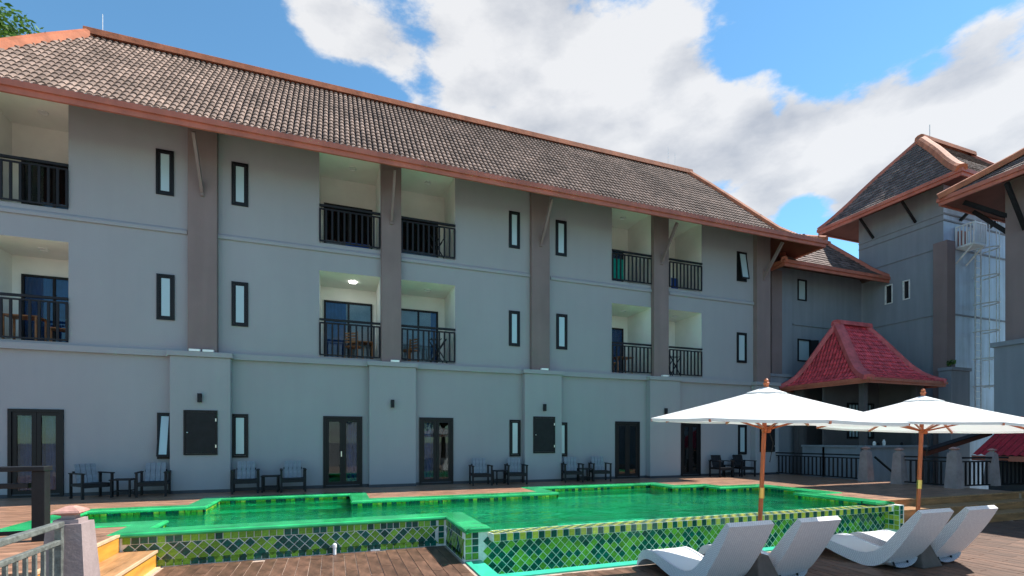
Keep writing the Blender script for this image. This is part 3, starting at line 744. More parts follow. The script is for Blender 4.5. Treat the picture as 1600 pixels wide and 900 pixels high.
for (a, y) in [(313, 622), (613, 631), (850, 637), (1039, 643)]:
    x = PX(a, PIL); z = PZ(a, y, PIL); s = MB(); s.box(x - .05, x + .05, PIL - .11, PIL - .03, z - .12, z + .12); s.box(x - .03, x + .03, PIL - .03, PIL - .001, z - .05, z + .05)
    s.build('wall_lamp', M['bmetal'], main, bevel=.008)
# balconies
bb = WY + 1.6
def dd(a, b, h=2.15, cm='curtain', c0=0, c1=.5): return (PX(a, bb), PX(b, bb), h, cm, c0, c1)
for fl, (z0, z1) in enumerate([(F2, F2T), (F3, F3T)]):
    dset = [[dd(35, 135, 2.1, 'curtain' if fl == 0 else 'roomdark', 0, .72)], [dd(505, 585, 2.15, 'skysheen' if fl == 0 else 'roomdark', 0, .45)], [dd(612, 684, 2.1, 'skysheen' if fl == 0 else 'roomdark', .78, .98)],
            [dd(925, 973, 2.1, 'curtain', 0, 1)], [dd(978, 1012, 2.1, 'curtain', 0, .6)]]
    for i, (a, b) in enumerate(B):
        ds = [(max(q[0], a + .1), min(q[1], b - .12), *q[2:]) for q in dset[i]]
        ds = [(q[0], q[1], q[2] - (.2 if fl else 0), *q[3:]) for q in ds if q[1] - q[0] > .3]
        balcony(main, a, b, z0, z1, ds, lit=(fl == 0 and i == 1))

# ------------------------------------------------------------------ tiled roof surfaces
def prof_interp(prof, k):
    for (a, za), (b, zb) in zip(prof[:-1], prof[1:]):
        if k <= b: return za + (zb - za) * (k - a) / (b - a)
    return prof[-1][1]
def tile_shape(w_, ln, n=4, h=.05):
    """barrel tile: arc across local x, running up local y from 0..ln"""
    pts = []
    for y, lift, r in ((0, .030, 1.0), (ln * 1.12, 0, .84)):
        ring = []
        for i in range(n + 1):
            q = math.pi * i / n; ring.append((-math.cos(q) * w_ / 2 * r, y, math.sin(q) * h * r + lift))
        pts.append(ring)
    return pts
def tiled_slope(roof, O, A, U, Z, length, run, profile, kl, kr, matname, pitch=.26, course=.36, indiv=0, barrel=True, tname='roof_tile'):
    """O eave corner; A unit vector along the eave; U unit vector going inwards (plan); profile [(frac,height)];
       kl,kr: hip inset at each end at the ridge"""
    sl = sum(math.hypot((b - a) * run, zb - za) for (a, za), (b, zb) in zip(profile[:-1], profile[1:]))
    rows = max(2, int(sl / course)); tiles = []
    # row boundaries equally spaced on the surface
    fr = [0.0]; acc = 0; K = 400; tgt = sl / rows; last = Vector((0, profile[0][1]))
    for i in range(1, K + 1):
        k = i / K; cur = Vector((k * run, prof_interp(profile, k))); acc += (cur - last).length; last = cur
        if acc >= tgt * len(fr) - 1e-6 and len(fr) < rows: fr.append(k)
    fr.append(1.0)
    inset = lambda k, e: e * (k)
    mb = MB(); count = 0; ring = tile_shape(pitch * .84, 1, h=pitch * .30) ; protos = {}
    under = MB()
    for r_ in range(rows):
        k0, k1 = fr[r_], fr[r_ + 1]; z0, z1 = prof_interp(profile, k0), prof_interp(profile, k1)
        p0 = O + U * (k0 * run) + Z * z0; p1 = O + U * (k1 * run) + Z * z1
        under.face([p0 + A * inset(k0, kl), p0 + A * (length - inset(k0, kr)), p1 + A * (length - inset(k1, kr)), p1 + A * inset(k1, kl)])
        dv = p1 - p0; ln = dv.length; dv.normalize(); nv = A.cross(dv).normalized()
        if nv.z < 0: nv = -nv
        a0, a1 = inset(k0, kl), length - inset(k0, kr); nt_ = int(length / pitch)
        for c in range(nt_ + 1):
            a = (c + (.5 if not barrel and r_ % 2 else 0)) * pitch
            if a < a0 + pitch * .3 or a > a1 - pitch * .3: continue
            tiles.append((r_, p0 + A * a + nv * .01, dv, nv, ln, a))
    tag(under.build('roof_deck', M['pan'], roof))
    if indiv:
        tiles.sort(key=lambda q: (q[1] - Vector((0, 0, CAMZ))).length + (0 if 800 + FPX * (CF * q[1].x - SF * q[1].y) / max(.1, SF * q[1].x + CF * q[1].y) > 0 else 99))
    for idx, (r_, p, dv, nv, ln, a) in enumerate(tiles):
        jit = rnd.uniform(-.006, .006)
        if barrel:
            q = [[Vector(v) for v in rr] for rr in ring]
            def W(v): return p + A * (v.x + jit) + dv * (v.y * ln) + nv * v.z
        if idx < indiv:
            key = r_
            if key not in protos:
                t_ = MB()
                for j in range(4):
                    t_.face([tuple(A * q[0][j].x + dv * q[0][j].y * ln + nv * q[0][j].z), tuple(A * q[0][j + 1].x + dv * q[0][j + 1].y * ln + nv * q[0][j + 1].z), tuple(A * q[1][j + 1].x + dv * q[1][j + 1].y * ln + nv * q[1][j + 1].z), tuple(A * q[1][j].x + dv * q[1][j].y * ln + nv * q[1][j].z)])
                t_.face([tuple(A * v.x + dv * v.y * ln + nv * v.z) for v in q[0]]); protos[key] = t_.data(tname, M[matname])
            link(tname, protos[key], roof, p + A * jit)
        else:
            mb.t = .05 + .95 * rnd.random()
            if barrel:
                r0 = [W(v) for v in q[0]]; r1 = [W(v) for v in q[1]]
                k = len(mb.v); mb.v += [tuple(v) for v in r0 + r1]
                for j in range(4): mb.f.append((k + j, k + j + 1, k + 6 + j, k + 5 + j)); mb.mi.append(0); mb.tone.append(mb.t)
                mb.f.append((k, k + 1, k + 2, k + 3, k + 4)); mb.mi.append(0); mb.tone.append(mb.t)
            else:
                h = pitch * .47; lift = nv * (.028 + rnd.uniform(-.004, .006)); a_ = p - A * h + lift; b_ = p + A * h + lift; e = dv * ln * 1.1
                mb.mesh8([a_ - nv * .018, b_ - nv * .018, b_ + e - nv * .045, a_ + e - nv * .045, a_, b_, b_ + e - nv * .028, a_ + e - nv * .028])
    if len(tiles) > indiv:
        o = mb.build('roof_tiles', M[matname], roof); tag(o, kind='stuff')
def hip_cap(roof, pts, wd, ht, m, name='hip_cap'):
    """mortar cap following a list of points"""
    mb = MB(); pts = [Vector(p) for p in pts]
    rings = []
    for i, p in enumerate(pts):
        d = (pts[min(i + 1, len(pts) - 1)] - pts[max(i - 1, 0)]).normalized(); r = d.cross(Vector((0, 0, 1))).normalized(); u = r.cross(d).normalized()
        rings.append([p - r * wd * .5 - u * .10, p - r * wd * .42 + u * ht * .6, p - r * wd * .18 + u * ht, p + r * wd * .18 + u * ht, p + r * wd * .42 + u * ht * .6, p + r * wd * .5 - u * .10])
    for a, b in zip(rings[:-1], rings[1:]):
        for j in range(5): mb.face([a[j], b[j], b[j + 1], a[j + 1]])
    mb.face(list(reversed(rings[0]))); mb.face(rings[-1])
    return mb.build(name, M[m], roof)
def fascia_ring(roof, x0, x1, y0, y1, z, h=.24, th=.06, soffit=True, wx0=None, wx1=None, wy0=None, wy1=None, rise=.35, m='fascia'):
    mb = MB()
    mb.box(x0, x1, y0, y0 + th, z, z + h); mb.box(x0, x1, y1 - th, y1, z, z + h); mb.box(x0, x0 + th, y0 + th, y1 - th, z, z + h); mb.box(x1 - th, x1, y0 + th, y1 - th, z, z + h)
    mb.build('fascia', M[m], roof)
    mb = MB(); e = .05
    mb.box(x0 - e, x1 + e, y0 - e, y0 + .02, z + h * .55, z + h + .03); mb.box(x0 - e, x1 + e, y1 - .02, y1 + e, z + h * .55, z + h + .03)
    mb.box(x0 - e, x0 + .02, y0 + .02, y1 - .02, z + h * .55, z + h + .03); mb.box(x1 - .02, x1 + e, y0 + .02, y1 - .02, z + h * .55, z + h + .03)
    mb.build('eave_board', M[m], roof)
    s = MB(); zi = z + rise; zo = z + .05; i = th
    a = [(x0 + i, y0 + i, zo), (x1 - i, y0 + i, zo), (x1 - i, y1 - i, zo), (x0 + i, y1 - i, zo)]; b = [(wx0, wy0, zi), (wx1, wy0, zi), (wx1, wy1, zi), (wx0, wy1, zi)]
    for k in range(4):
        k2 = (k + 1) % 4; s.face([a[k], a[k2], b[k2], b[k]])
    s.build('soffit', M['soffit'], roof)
def hip_roof(bld, x0, x1, y0, y1, z, ky, kx0, kx1, prof, tm, cm, sides='wesn', indiv=0, pitch=.26, course=.36, barrel=True, cap=.34, caph=.14, soff=None, fm='fascia', fh=.24, rise=.5, tname='roof_tile', thin=None):
    """prof is [(fraction, height above z)] from eave to ridge; ridge parallel to x"""
    r = tag(link('roof', None, bld)); X, Y, Z = Vector((1, 0, 0)), Vector((0, 1, 0)), Vector((0, 0, 1))
    c = lambda x, y: Vector((x, y, z)); H = prof[-1][1]
    run_e0, run_e1 = kx0, kx1; wy = y1 - y0
    if 's' in sides: tiled_slope(r, c(x0, y0), X, Y, Z, x1 - x0, ky, prof, kx0, kx1, tm, pitch, course, indiv, barrel, tname)
    if 'n' in sides: tiled_slope(r, c(x1, y1), -X, -Y, Z, x1 - x0, wy - ky, prof, kx1, kx0, tm, pitch, course, 0, barrel, tname)
    if 'w' in sides: tiled_slope(r, c(x0, y1), -Y, X, Z, wy, kx0, prof, wy - ky, ky, tm, pitch, course, 0, barrel, tname)
    if 'e' in sides: tiled_slope(r, c(x1, y0), Y, -X, Z, wy, kx1, prof, ky, wy - ky, tm, pitch, course, 0, barrel, tname)
    def hip(cx, cy, dx, dy): return [Vector((cx + dx * k, cy + dy * k, z + prof_interp(prof, k) + .04)) for k in (0, .08, .18, .3, .45, .6, .8, 1.0)]
    for (cx, cy, dx, dy) in ((x0, y0, kx0, ky), (x1, y0, -kx1, ky), (x1, y1, -kx1, -(wy - ky)), (x0, y1, kx0, -(wy - ky))):
        sp = thin and (cx, cy) != (x0, y0)
        hip_cap(r, hip(cx, cy, dx, dy), thin if sp else cap, .09 if sp else caph, 'fascia' if sp else cm)
    hip_cap(r, [(x0 + kx0 - .1, y0 + ky, z + H + .07), (x1 - kx1 + .1, y0 + ky, z + H + .07)], cap * 1.05, caph * 1.1, cm, 'ridge_cap')
    fascia_ring(r, x0, x1, y0, y1, z - fh, fh, .06, True, *soff, rise=rise, m=fm)
    return r
EX0, EX1, EY0 = -10.3, 18.72, 14.1; EZ = 9.47
PROF = [(0, 0), (.10, .21), (.19, .44), (.25, .68), (.33, 1.12), (.5, 2.14), (.75, 3.66), (1.0, 5.10)]
mr = hip_roof(main, EX0, EX1, EY0, 25.1, EZ, 5.5, 2.85, 2.2, PROF, 'rtile', 'ridge', sides='swe', indiv=298, soff=(WX0, WX1, WY, 24.0), rise=.96, pitch=.165, course=.30, cap=.42, caph=.17)
for (x, y, h) in [(-7.1, 19.6, .7), (15.3, 19.6, 1.0), (15.7, 19.6, .8)]:
    MB().tube([(x, y, 14.5), (x, y, 14.7 + h)], .009, 6).build('lightning_rod', M['galv'], mr)

# ================================================================== LOW WING
wing = thing('rear_wing', 'lower dark grey wing between the long guest building and the tall tower', 'building')
GY = 16.45; XT = 24.3
gh = [(PX(1246, GY), PX(1260, GY), PZ(1253, 470, GY), PZ(1253, 437, GY)), (PX(1246, GY), PX(1266, GY), PZ(1255, 565, GY), PZ(1255, 530, GY))]
m = MB(); sheet_holes(m, WX1 + .01, XT - .01, -2.6, 9.3, gh, lambda a, z: (a, GY, z)); m.build('wall', M['wall2'], wing)
for (x0, x1, z0, z1) in gh:
    s = MB(); frame_rect(s, x0, x1, z0, z1, GY - .03, GY + .06, .06); wn = s.build('window', M['black'], wing)
    MB().box(x0 + .06, x1 - .06, GY + .02, GY + .03, z0 + .06, z1 - .06).build('pane', M['frost'], wn)
    if z0 < 5.5:
        sh = MB(); sh.box(0, .36, -.02, .02, z0 + .03, z1 - .03); o = sh.build('shutter', M['bmetal'], wn); o.location = (x1 - .02, GY - .04, 0); o.rotation_euler.z = R(-20)
MB().box(PX(1206, GY - .2), PX(1222, GY - .2), GY - .2, GY - .001, -2.6, 9.0).build('column', M['brown'], wing)
MB().box(PX(1222, GY - .1), PX(1238, GY - .1), GY - .1, GY - .001, -2.6, 9.0).build('column', M['wall2'], wing)
MB().box(PX(1238, GY) + .01, XT - .01, GY - .05, GY - .001, 6.70, 6.76).build('string_course', M['wall2'], wing)
s = MB(); s.box(WX1 + .4, PX(1250, GY - .5), GY - .5, GY - .21, -2.6, 4.2); s.box(WX1 + .35, PX(1252, GY - .55), GY - .56, GY - .21, 4.201, 4.32); s.build('ledge_block', M['wall2'], wing)
P2 = [(0, 0), (.12, .32), (.3, 1.0), (.55, 2.2), (1.0, 4.3)]
hip_roof(wing, 17.75, 24.45, 15.2, 18.8, 8.99, 1.8, 1.8, 1.8, [(a, b * .46) for a, b in P2], 'rtile2', 'fascia', sides='se', pitch=.24, course=.22, barrel=False, cap=.26, caph=.10, soff=(18.3, 24.28, GY, 18.4))

# ================================================================== TOWER
tow = thing('stair_tower', 'tall square grey tower with shingled hip roof, steel ladder and white platform', 'building')
TY0, TY1, TX1 = 13.06, 16.6, 31.0
th_ = [(PYx(1395, XT), PYx(1383, XT), PZ(1389, 475, PYx(1389, XT)), PZ(1389, 445, PYx(1389, XT))), (PYx(1422, XT), PYx(1411, XT), PZ(1416, 468, PYx(1416, XT)), PZ(1416, 438, PYx(1416, XT)))]
m = MB(); sheet_holes(m, TY0, TY1, -2.6, 12.6, th_, lambda a, z: (XT, a, z))
MB_f = MB(); MB_f.face([(XT, TY0, -2.6), (TX1, TY0, -2.6), (TX1, TY0, 12.6), (XT, TY0, 12.6)]); MB_f.build('front_wall', mat('tower_front_blue', (.46, .56, .70), .5, .5, .1, .6, .2, 30, streak=.22), tow); m.face([(TX1, TY0, -2.6), (TX1, TY1, -2.6), (TX1, TY1, 12.6), (TX1, TY0, 12.6)]); m.face([(XT, TY1, -2.6), (XT, TY1, 12.6), (TX1, TY1, 12.6), (TX1, TY1, -2.6)])  # front wall coloured paler and bluer than the other tower walls, with vertical streaks
m.build('wall', M['wall2'], tow)
for (y0, y1, z0, z1) in th_:
    s = MB(); s.box(XT - .03, XT + .05, y0, y0 + .04, z0, z1); s.box(XT - .03, XT + .05, y1 - .04, y1, z0, z1); s.box(XT - .03, XT + .05, y0 + .04, y1 - .04, z0, z0 + .04); s.box(XT - .03, XT + .05, y0 + .04, y1 - .04, z1 - .04, z1)
    wn = s.build('window', M['galv'], tow); MB().box(XT + .06, XT + .07, y0, y1, z0, z1).build('pane', M['char'], wn)
for z in (10.75, 11.02, 9.62, 6.80):
    s = MB(); s.box(XT - .045, XT - .001, 13.34 if z < 9.7 else TY0 + .001, TY1 - .01, z, z + .06); s.build('string_course', M['wall2'], tow)
    s = MB(); s.box(24.66 if z < 9.7 else XT - .045, TX1, TY0 - .045, TY0 - .001, z, z + .06); s.build('string_course', M['wall2'], tow)
MB().box(24.1, 24.65, 12.82, 13.33, -2.6, 9.82).build('corner_pilaster', M['brown'], tow)
s = MB(); s.box(23.95, 25.2, 12.6, 13.05, -2.6, 4.32); s.box(23.9, 25.25, 12.55, 13.05, 4.33, 4.46); s.build('ledge_block', M['wall2'], tow)
TP = [(0, 0), (.12, .32), (.3, .95), (.55, 1.9), (1, 3.42)]
tr_ = hip_roof(tow, 22.99, 32.3, 11.75, 17.73, 12.02, 2.99, 2.75, 2.75, TP, 'rtile2', 'ridge', sides='ws', pitch=.24, course=.22, barrel=False, thin=.18, cap=.40, caph=.14, soff=(XT, TX1, TY0, TY1))
MB().tube([(26.4, 14.74, 15.2), (26.4, 14.74, 16.3)], .02, 6).build('lightning_rod', M['galv'], tr_)
for y in (14.1, 15.9): MB().bar((XT - .02, y, 11.1), (23.35, y, 11.9), .07, .10).build('roof_bracket', M['char'], tow)
for x in (25.4, 27.5): MB().bar((x, TY0 - .02, 10.9), (x, 11.9, 11.85), .08, .11).build('roof_bracket', M['char'], tow)
pf = MB(); pf.box(25.04, 25.87, 12.36, 13.05, 9.62, 9.70); plat = pf.build('platform', M['galv'], tow)
s = MB()
for (x, y) in [(25.06, 13.0), (25.06, 12.38), (25.85, 12.38), (25.85, 13.0)]: s.box(x - .03, x + .03, y - .03, y + .03, 9.70, 10.56)
s.box(25.03, 25.09, 12.41, 12.97, 10.50, 10.56); s.box(25.09, 25.82, 12.35, 12.41, 10.50, 10.56); s.box(25.82, 25.88, 12.41, 12.97, 10.50, 10.56)
s.build('platform_rail', M['white'], plat)
sl_ = MB().box(-.022, .022, -.022, .022, 9.70, 10.50).data('rail_slat', M['white'])
for k in range(4): link('rail_slat', sl_, plat, (25.06, 12.50 + k * .125, 0))
for k in range(6): link('rail_slat', sl_, plat, (25.16 + k * .115, 12.38, 0))
s = MB(); s.bar((25.1, 13.04, 9.0), (25.1, 12.45, 9.62), .05, .05); s.bar((25.8, 13.04, 9.0), (25.8, 12.45, 9.62), .05, .05); s.build('platform_brace', M['galv'], plat)
s = MB(); s.box(25.2, 25.6, 12.9, 13.05, 9.72, 10.4); s.build('access_hatch', M['fascia'], tow)
s = MB(); s.tube([(26.25, 12.93, 2.2), (26.25, 12.93, 11.0)], .03, 6); s.tube([(26.65, 12.93, 2.2), (26.65, 12.93, 11.0)], .03, 6); s.bar((26.25, 12.93, 2.6), (26.65, 12.93, 2.6), .03, .03)
lad = s.build('ladder', M['galv'], tow)
rg = MB().tube([(26.25, 12.93, 0), (26.65, 12.93, 0)], .014, 6).data('rung', M['galv'])
for k in range(29): link('rung', rg, lad, (0, 0, 2.35 + k * .3))
hoop = []
for k in range(13):
    q = math.pi * (-.0 + k / 12); hoop.append((26.45 - .36 * math.cos(q), 12.93 - .72 * math.sin(q), 0))
hm = MB().tube(hoop, .03, 6).data('cage_hoop', M['galv'])
for k in range(6): link('cage_hoop', hm, lad, (0, 0, 3.75 + k * 1.18))
for k in (3, 6, 9): s = MB(); s.tube([(hoop[k][0], hoop[k][1], 3.6), (hoop[k][0], hoop[k][1], 10.9)], .018, 5); s.build('cage_bar', M['galv'], lad)

# ================================================================== RIGHT BUILDING
rb = thing('annex_building', 'nearer building at the right edge of the photo with flared tiled roof corner', 'building')
RX, RYf = 22.2, 9.93; REX, REY = 20.8, 11.33; RZ = 10.24
m = MB(); m.face([(RX, -6.6, -2.6), (RX, RYf, -2.6), (RX, RYf, 10.5), (RX, -6.6, 10.5)]); m.face([(RX, RYf, -2.6), (28.6, RYf, -2.6), (28.6, RYf, 10.5), (RX, RYf, 10.5)]); m.build('wall', M['wall2'], rb)
MB().box(RX - .12, RX + .8, 9.2, RYf + .1, 4.9, 10.5).build('column', M['brown'], rb)
s = MB(); s.box(RX - .35, RX + .6, 8.2, RYf + .3, -2.6, 4.70); s.box(RX - .42, RX + .6, 8.1, RYf + .38, 4.701, 4.86); s.build('ledge_block', M['wall2'], rb)
hip_roof(rb, REX, 30, -8, REY, RZ, 9.6, 4.6, 4.6, [(0, 0), (.06, .22), (.14, .5), (.3, 1.2), (.55, 2.5), (1, 4.7)], 'rtile2', 'ridge', sides='w', pitch=.24, course=.24, barrel=False, cap=.40, caph=.16, soff=(RX, 28.6, -6.6, RYf))
for a_, b_ in (((RX - .14, 9.5, 8.6), (REX + .2, 9.5, 9.98)), ((RX + .3, RYf + .05, 8.6), (RX + .3, REY - .2, 9.98)), ((RX, RYf, 9.2), (REX + .5, REY - .5, 10.0))): MB().bar(a_, b_, .10, .13).build('roof_bracket', M['char'], rb)

# ================================================================== PAVILION
pav = thing('pool_pavilion', 'small dark bar pavilion under a steep red tiled concave roof', 'pavilion')
PX0, PX1, PY0, PY1 = 18.4, 22.85, 12.2, 16.0
PP = [(0, 0), (.15, .14), (.3, .38), (.45, .76), (.6, 1.25), (.8, 1.92), (1, 2.52)]
pr = hip_roof(pav, PX0, PX1, PY0, PY1, 3.72, 2.1, 1.25, 1.45, PP, 'redtile', 'redband', sides='sw', pitch=.14, course=.22, barrel=True, cap=.40, caph=.10, soff=(18.9, 22.4, 12.7, 15.7), fh=.17)
m = MB(); m.box(18.9, 22.4, 15.5, 15.7, -2.6, 4.0); m.box(22.2, 22.4, 12.7, 15.5, -2.6, 4.0); m.box(18.9, 22.2, 14.3, 14.4, -2.6, 4.0); m.build('back_wall', M['stonedark'], pav)
for (x, y) in [(18.95, 12.75), (18.95, 15.3), (22.0, 12.75)]: MB().box(x, x + .2, y, y + .2, -2.6, 3.72).build('column', M['stonedark'], pav)
s = MB(); s.box(19.0, 22.3, 12.7, 12.85, -2.6, 1.15); s.box(18.88, 22.4, 12.58, 12.95, 1.151, 1.23); s.box(18.9, 19.02, 12.86, 15.3, -2.6, 1.15); s.box(18.82, 19.1, 12.96, 15.3, 1.151, 1.23); s.build('bar_counter', M['wall2'], pav)
s = MB(); frame_rect(s, 20.2, 21.8, 1.5, 3.0, 14.24, 14.3, .08); wn = s.build('window', M['black'], pav)
MB().box(20.28, 21.72, 14.27, 14.29, 1.58, 2.92).build('pane', M['frost'], wn)
bm_ = MB().box(-.015, .015, -.015, .015, 1.5, 3.0).data('window_bar', M['black'])
for k in range(7): link('window_bar', bm_, wn, (20.4 + k * .2, 14.22, 0))
for k, (x, hh, mm) in enumerate([(19.5, .16, 'galv'), (19.75, .10, 'char'), (20.05, .22, 'galv'), (21.1, .12, 'char')]):
    o = MB().lathe((x, 12.74, 1.232), [(.05, 0), (.06, hh * .6), (.035, hh * .8), (.035, hh)], 12).build('jar', M[mm])
    tag(o, ['short steel jar at the left end of the pavilion counter', 'small dark pot beside the tall steel jar on the counter', 'tall steel jar on the pavilion counter', 'small dark pot at the right of the pavilion counter'][k], 'jar', 'jars on the pavilion counter')

# low red metal roof beyond the railing
lr = thing('red_lean_to', 'low red corrugated metal roof behind the railing at the right edge', 'shed roof')
s = MB(); nx = 26; ny = 70
for j in range(ny):
    y0_, y1_ = 6.4 + j * .047, 6.4 + (j + 1) * .047; za = .022 * math.sin(j * math.pi / 2); zb = .022 * math.sin((j + 1) * math.pi / 2)
    s.face([(19.5, y0_, .97 + za), (19.5, y1_, .97 + zb), (21.75, y1_, 2.22 + zb), (21.75, y0_, 2.22 + za)])
s.build('metal_sheet', M['redmetal'], lr)
s = MB(); s.bar((19.52, 6.4, .86), (19.52, 9.7, .86), .05, .16); s.build('fascia', M['fascia'], lr)
s = MB(); s.bar((18.5, 10.5, 1.00), (22.2, 10.5, 1.72), .10, .22); s.build('timber_beam', M['soffit'], lr)
s = MB(); s.bar((18.4, 10.42, 1.10), (22.2, 10.42, 1.84), .3, .03); s.build('beam_flashing', M['char'], lr)
s = MB(); s.box(20.2, 21.8, 6.4, 9.6, -2.6, 1.0); s.build('side_wall', M['stonedark'], lr)

# ================================================================== RIGHT RAILING, POSTS
def post_meshes():
    a = MB(); a.mesh8([(-.22, -.22, 0), (.22, -.22, 0), (.22, .22, 0), (-.22, .22, 0), (-.15, -.15, 1.08), (.15, -.15, 1.08), (.15, .15, 1.08), (-.15, .15, 1.08)])
    n_ = MB(); n_.box(-.11, .11, -.11, .11, 1.081, 1.125); n_.box(-.06, .06, -.06, .06, 1.126, 1.165)
    c = MB(); q = lambda h, z: [(-h, -h, z), (h, -h, z), (h, h, z), (-h, h, z)]
    c.mesh8(q(.07, 1.166) + q(.125, 1.195)); c.mesh8(q(.125, 1.196) + q(.115, 1.215)); c.mesh8(q(.115, 1.216) + q(.035, 1.26))
    return a.data('shaft', M['post']), n_.data('neck', M['post']), c.data('cap', M['cap'])
pm = post_meshes()
def gate_post(loc, label, s=1, rz=0, wq=1):
    t = thing('fence_post', label, 'post', loc, rz, 'tapered posts of the pool fence'); t.scale = (s * wq, s * wq, s)
    for nme, me in zip(('shaft', 'neck', 'cap'), pm): link(nme, me, t)
    return t
FXR = 17.45
gate_post((FXR, PYx(1353, FXR), 0), 'taupe tapered post left of the stair gap, nearest the long black railing', .96, wq=.82)
gate_post((FXR, PYx(1405, FXR), 0), 'taupe tapered post right of the stair gap, behind the right umbrella', .94, wq=.82)
gate_post((FXR, PYx(1491, FXR), 0), 'wider taupe tapered post between umbrella pole and red roof', .98, wq=.8)
gate_post((18.9, PYx(1550, 18.9) , .05), 'taupe tapered post in front of the low red metal roof', .9, wq=.75)
bal_me = MB().box(-.016, .016, -.022, .022, .10, .80).data('baluster', M['char'])
def deck_rail(p, q, label, h=.93):
    p, q = Vector((*p, 0)), Vector((*q, 0)); d = (q - p); ln = d.length; rz = math.atan2(d.y, d.x)
    t = thing('deck_railing', label, 'railing', p, rz, 'black railings round the pool deck')
    MB().box(0, ln, -.04, .04, h - .05, h).build('top_rail', M['char'], t); MB().box(0, ln, -.02, .02, h - .16, h - .12).build('middle_rail', M['char'], t); MB().box(0, ln, -.025, .025, .06, .10).build('bottom_rail', M['char'], t)
    nb = round(ln / .17)
    for i in range(1, nb): link('baluster', bal_me, t, (ln * i / nb, 0, 0), R(90))
    return t
y1_, y2_, y3_ = PYx(1353, FXR), PYx(1405, FXR), PYx(1491, FXR)
deck_rail((FXR, WY - .05), (FXR, y1_ + .17), 'long black deck railing from the guest building to the first post')
deck_rail((FXR, y2_ - .17), (FXR, y3_ + .17), 'short black deck railing between two posts behind the right umbrella')
deck_rail((FXR + .15, y3_ - .1), (FXR + 3.6, y3_ - .45), 'black deck railing in front of the low red roof at the right edge')
sg = thing('garden_stairs', 'dark stairs with a sloping handrail descending through the gap between posts', 'stairs')
for k in range(7): MB().box(17.96 + k * .28, 18.24 + k * .28, y2_ + .15, y1_ - .15, -2.6, -.18 - k * .17).build('stair_tread', M['char'], sg)
MB().bar((17.6, y1_ - .2, .85), (19.6, y1_ - .2, -.35), .05, .05).build('handrail', M['black'], sg)

# ================================================================== LEFT FOREGROUND RAILS
gate_post((-2.68, 6.62, LOW), 'large taupe tapered post in the left foreground beside the timber steps', 1.0)
gr = thing('steel_railing', 'weathered grey steel railing in the left foreground meeting the tapered post', 'railing', (-2.70, 0, LOW))
s = MB(); s.box(-.04, .04, 1.5, 6.45, 1.06, 1.12); s.build('top_rail', M['greysteel'], gr, bevel=.01)
s = MB(); s.box(-.025, .025, 1.5, 6.43, .88, .93); s.build('middle_rail', M['greysteel'], gr, bevel=.006)
s = MB(); s.box(-.03, .03, 6.40, 6.46, .0, 1.06); s.build('end_post', M['greysteel'], gr, bevel=.006)
gb = MB().box(-.015, .015, -.015, .015, .05, .88).data('baluster', M['greysteel'])
for k in range(30): link('baluster', gb, gr, (0, 6.28 - k * .15, 0))
br_ = thing('timber_railing', 'black timber railing with square posts at the far left above the deck', 'railing')
MB().box(-4.02, -3.87, 8.82, 8.98, 0, 1.0).build('post', M['char'], br_, bevel=.008)
MB().box(-4.72, -4.60, 8.84, 8.96, 0, .80).build('post', M['char'], br_, bevel=.008)
MB().box(-9, -3.86, 8.78, 9.02, 1.001, 1.07).build('top_rail', M['char'], br_, bevel=.01)
MB().box(-9, -4.07, 8.85, 8.95, .76, .83).build('middle_rail', M['char'], br_, bevel=.006)
MB().box(-9, -4.07, 8.86, 8.94, .10, .15).build('bottom_rail', M['char'], br_)

# ================================================================== CHAIRS
def make_chair(slat):
    t = link('lounge_chair', None)
    for x in (-.30, .30):
        for y in (-.30, .28): MB().box(x - .025, x + .025, y - .025, y + .025, 0, .60).build('leg', M['char'], t)
        MB().box(x - .035, x + .035, -.36, .33, .601, .63).build('arm', M['char'], t)
        MB().box(x - .018, x + .018, -.27, .25, .30, .35).build('side_rail', M['char'], t)
    MB().box(-.275, .275, -.31, .25, .33, .37).build('seat', M['char'], t)
    MB().box(-.275, .275, -.335, -.29, .27, .34).build('seat_rail', M['char'], t)
    me = MB().mesh8([(-.05, .18, .36), (.05, .18, .36), (.05, .21, .36), (-.05, .21, .36), (-.05, .33, .84), (.05, .33, .84), (.05, .36, .84), (-.05, .36, .84)]).data('back_slat', slat)
    for k in range(4): link('back_slat', me, t, (-.165 + k * .11, 0, 0))
    MB().box(-.24, .24, .355, .375, .60, .66).build('back_rail', M['char'], t)
    return t
def make_table():
    t = link('side_table', None); MB().box(-.23, .23, -.23, .23, .42, .45).build('table_top', M['char'], t)
    for x in (-.19, .19):
        for y in (-.19, .19): MB().box(x - .02, x + .02, y - .02, y + .02, 0, .42).build('leg', M['char'], t)
    MB().box(-.17, .17, -.17, .17, .14, .16).build('lower_shelf', M['char'], t); return t
cs = make_chair(M['slate']); cdk = make_chair(M['char']); tb = make_table()
CYc = WY - .62
chairs = [(143, .75, 0, 'grey slatted garden chair nearest the leftmost glass door', 0), (240, .12, 0, 'grey slatted garden chair under the tilted open window', 0),
          (384, .1, 0, 'grey slatted chair left of the small table, right of the first pilaster', 0), (458, .1, 0, 'grey slatted chair left of the second glass door', 0),
          (751, -.1, 0, 'grey slatted chair right of the third glass door', 0), (806, -.15, 0, 'grey slatted chair just left of the pilaster with the second hatch', 0),
          (894, -.25, 0, 'grey slatted chair just right of the pilaster with the second hatch', 0), (937, -.25, 0, 'grey slatted chair left of the fourth glass door', 0),
          (1127, -.1, 1, 'black garden chair nearest the fifth glass door', 0), (1161, -.1, 1, 'black garden chair behind the left umbrella pole', 0)]
used = {0: False, 1: False}
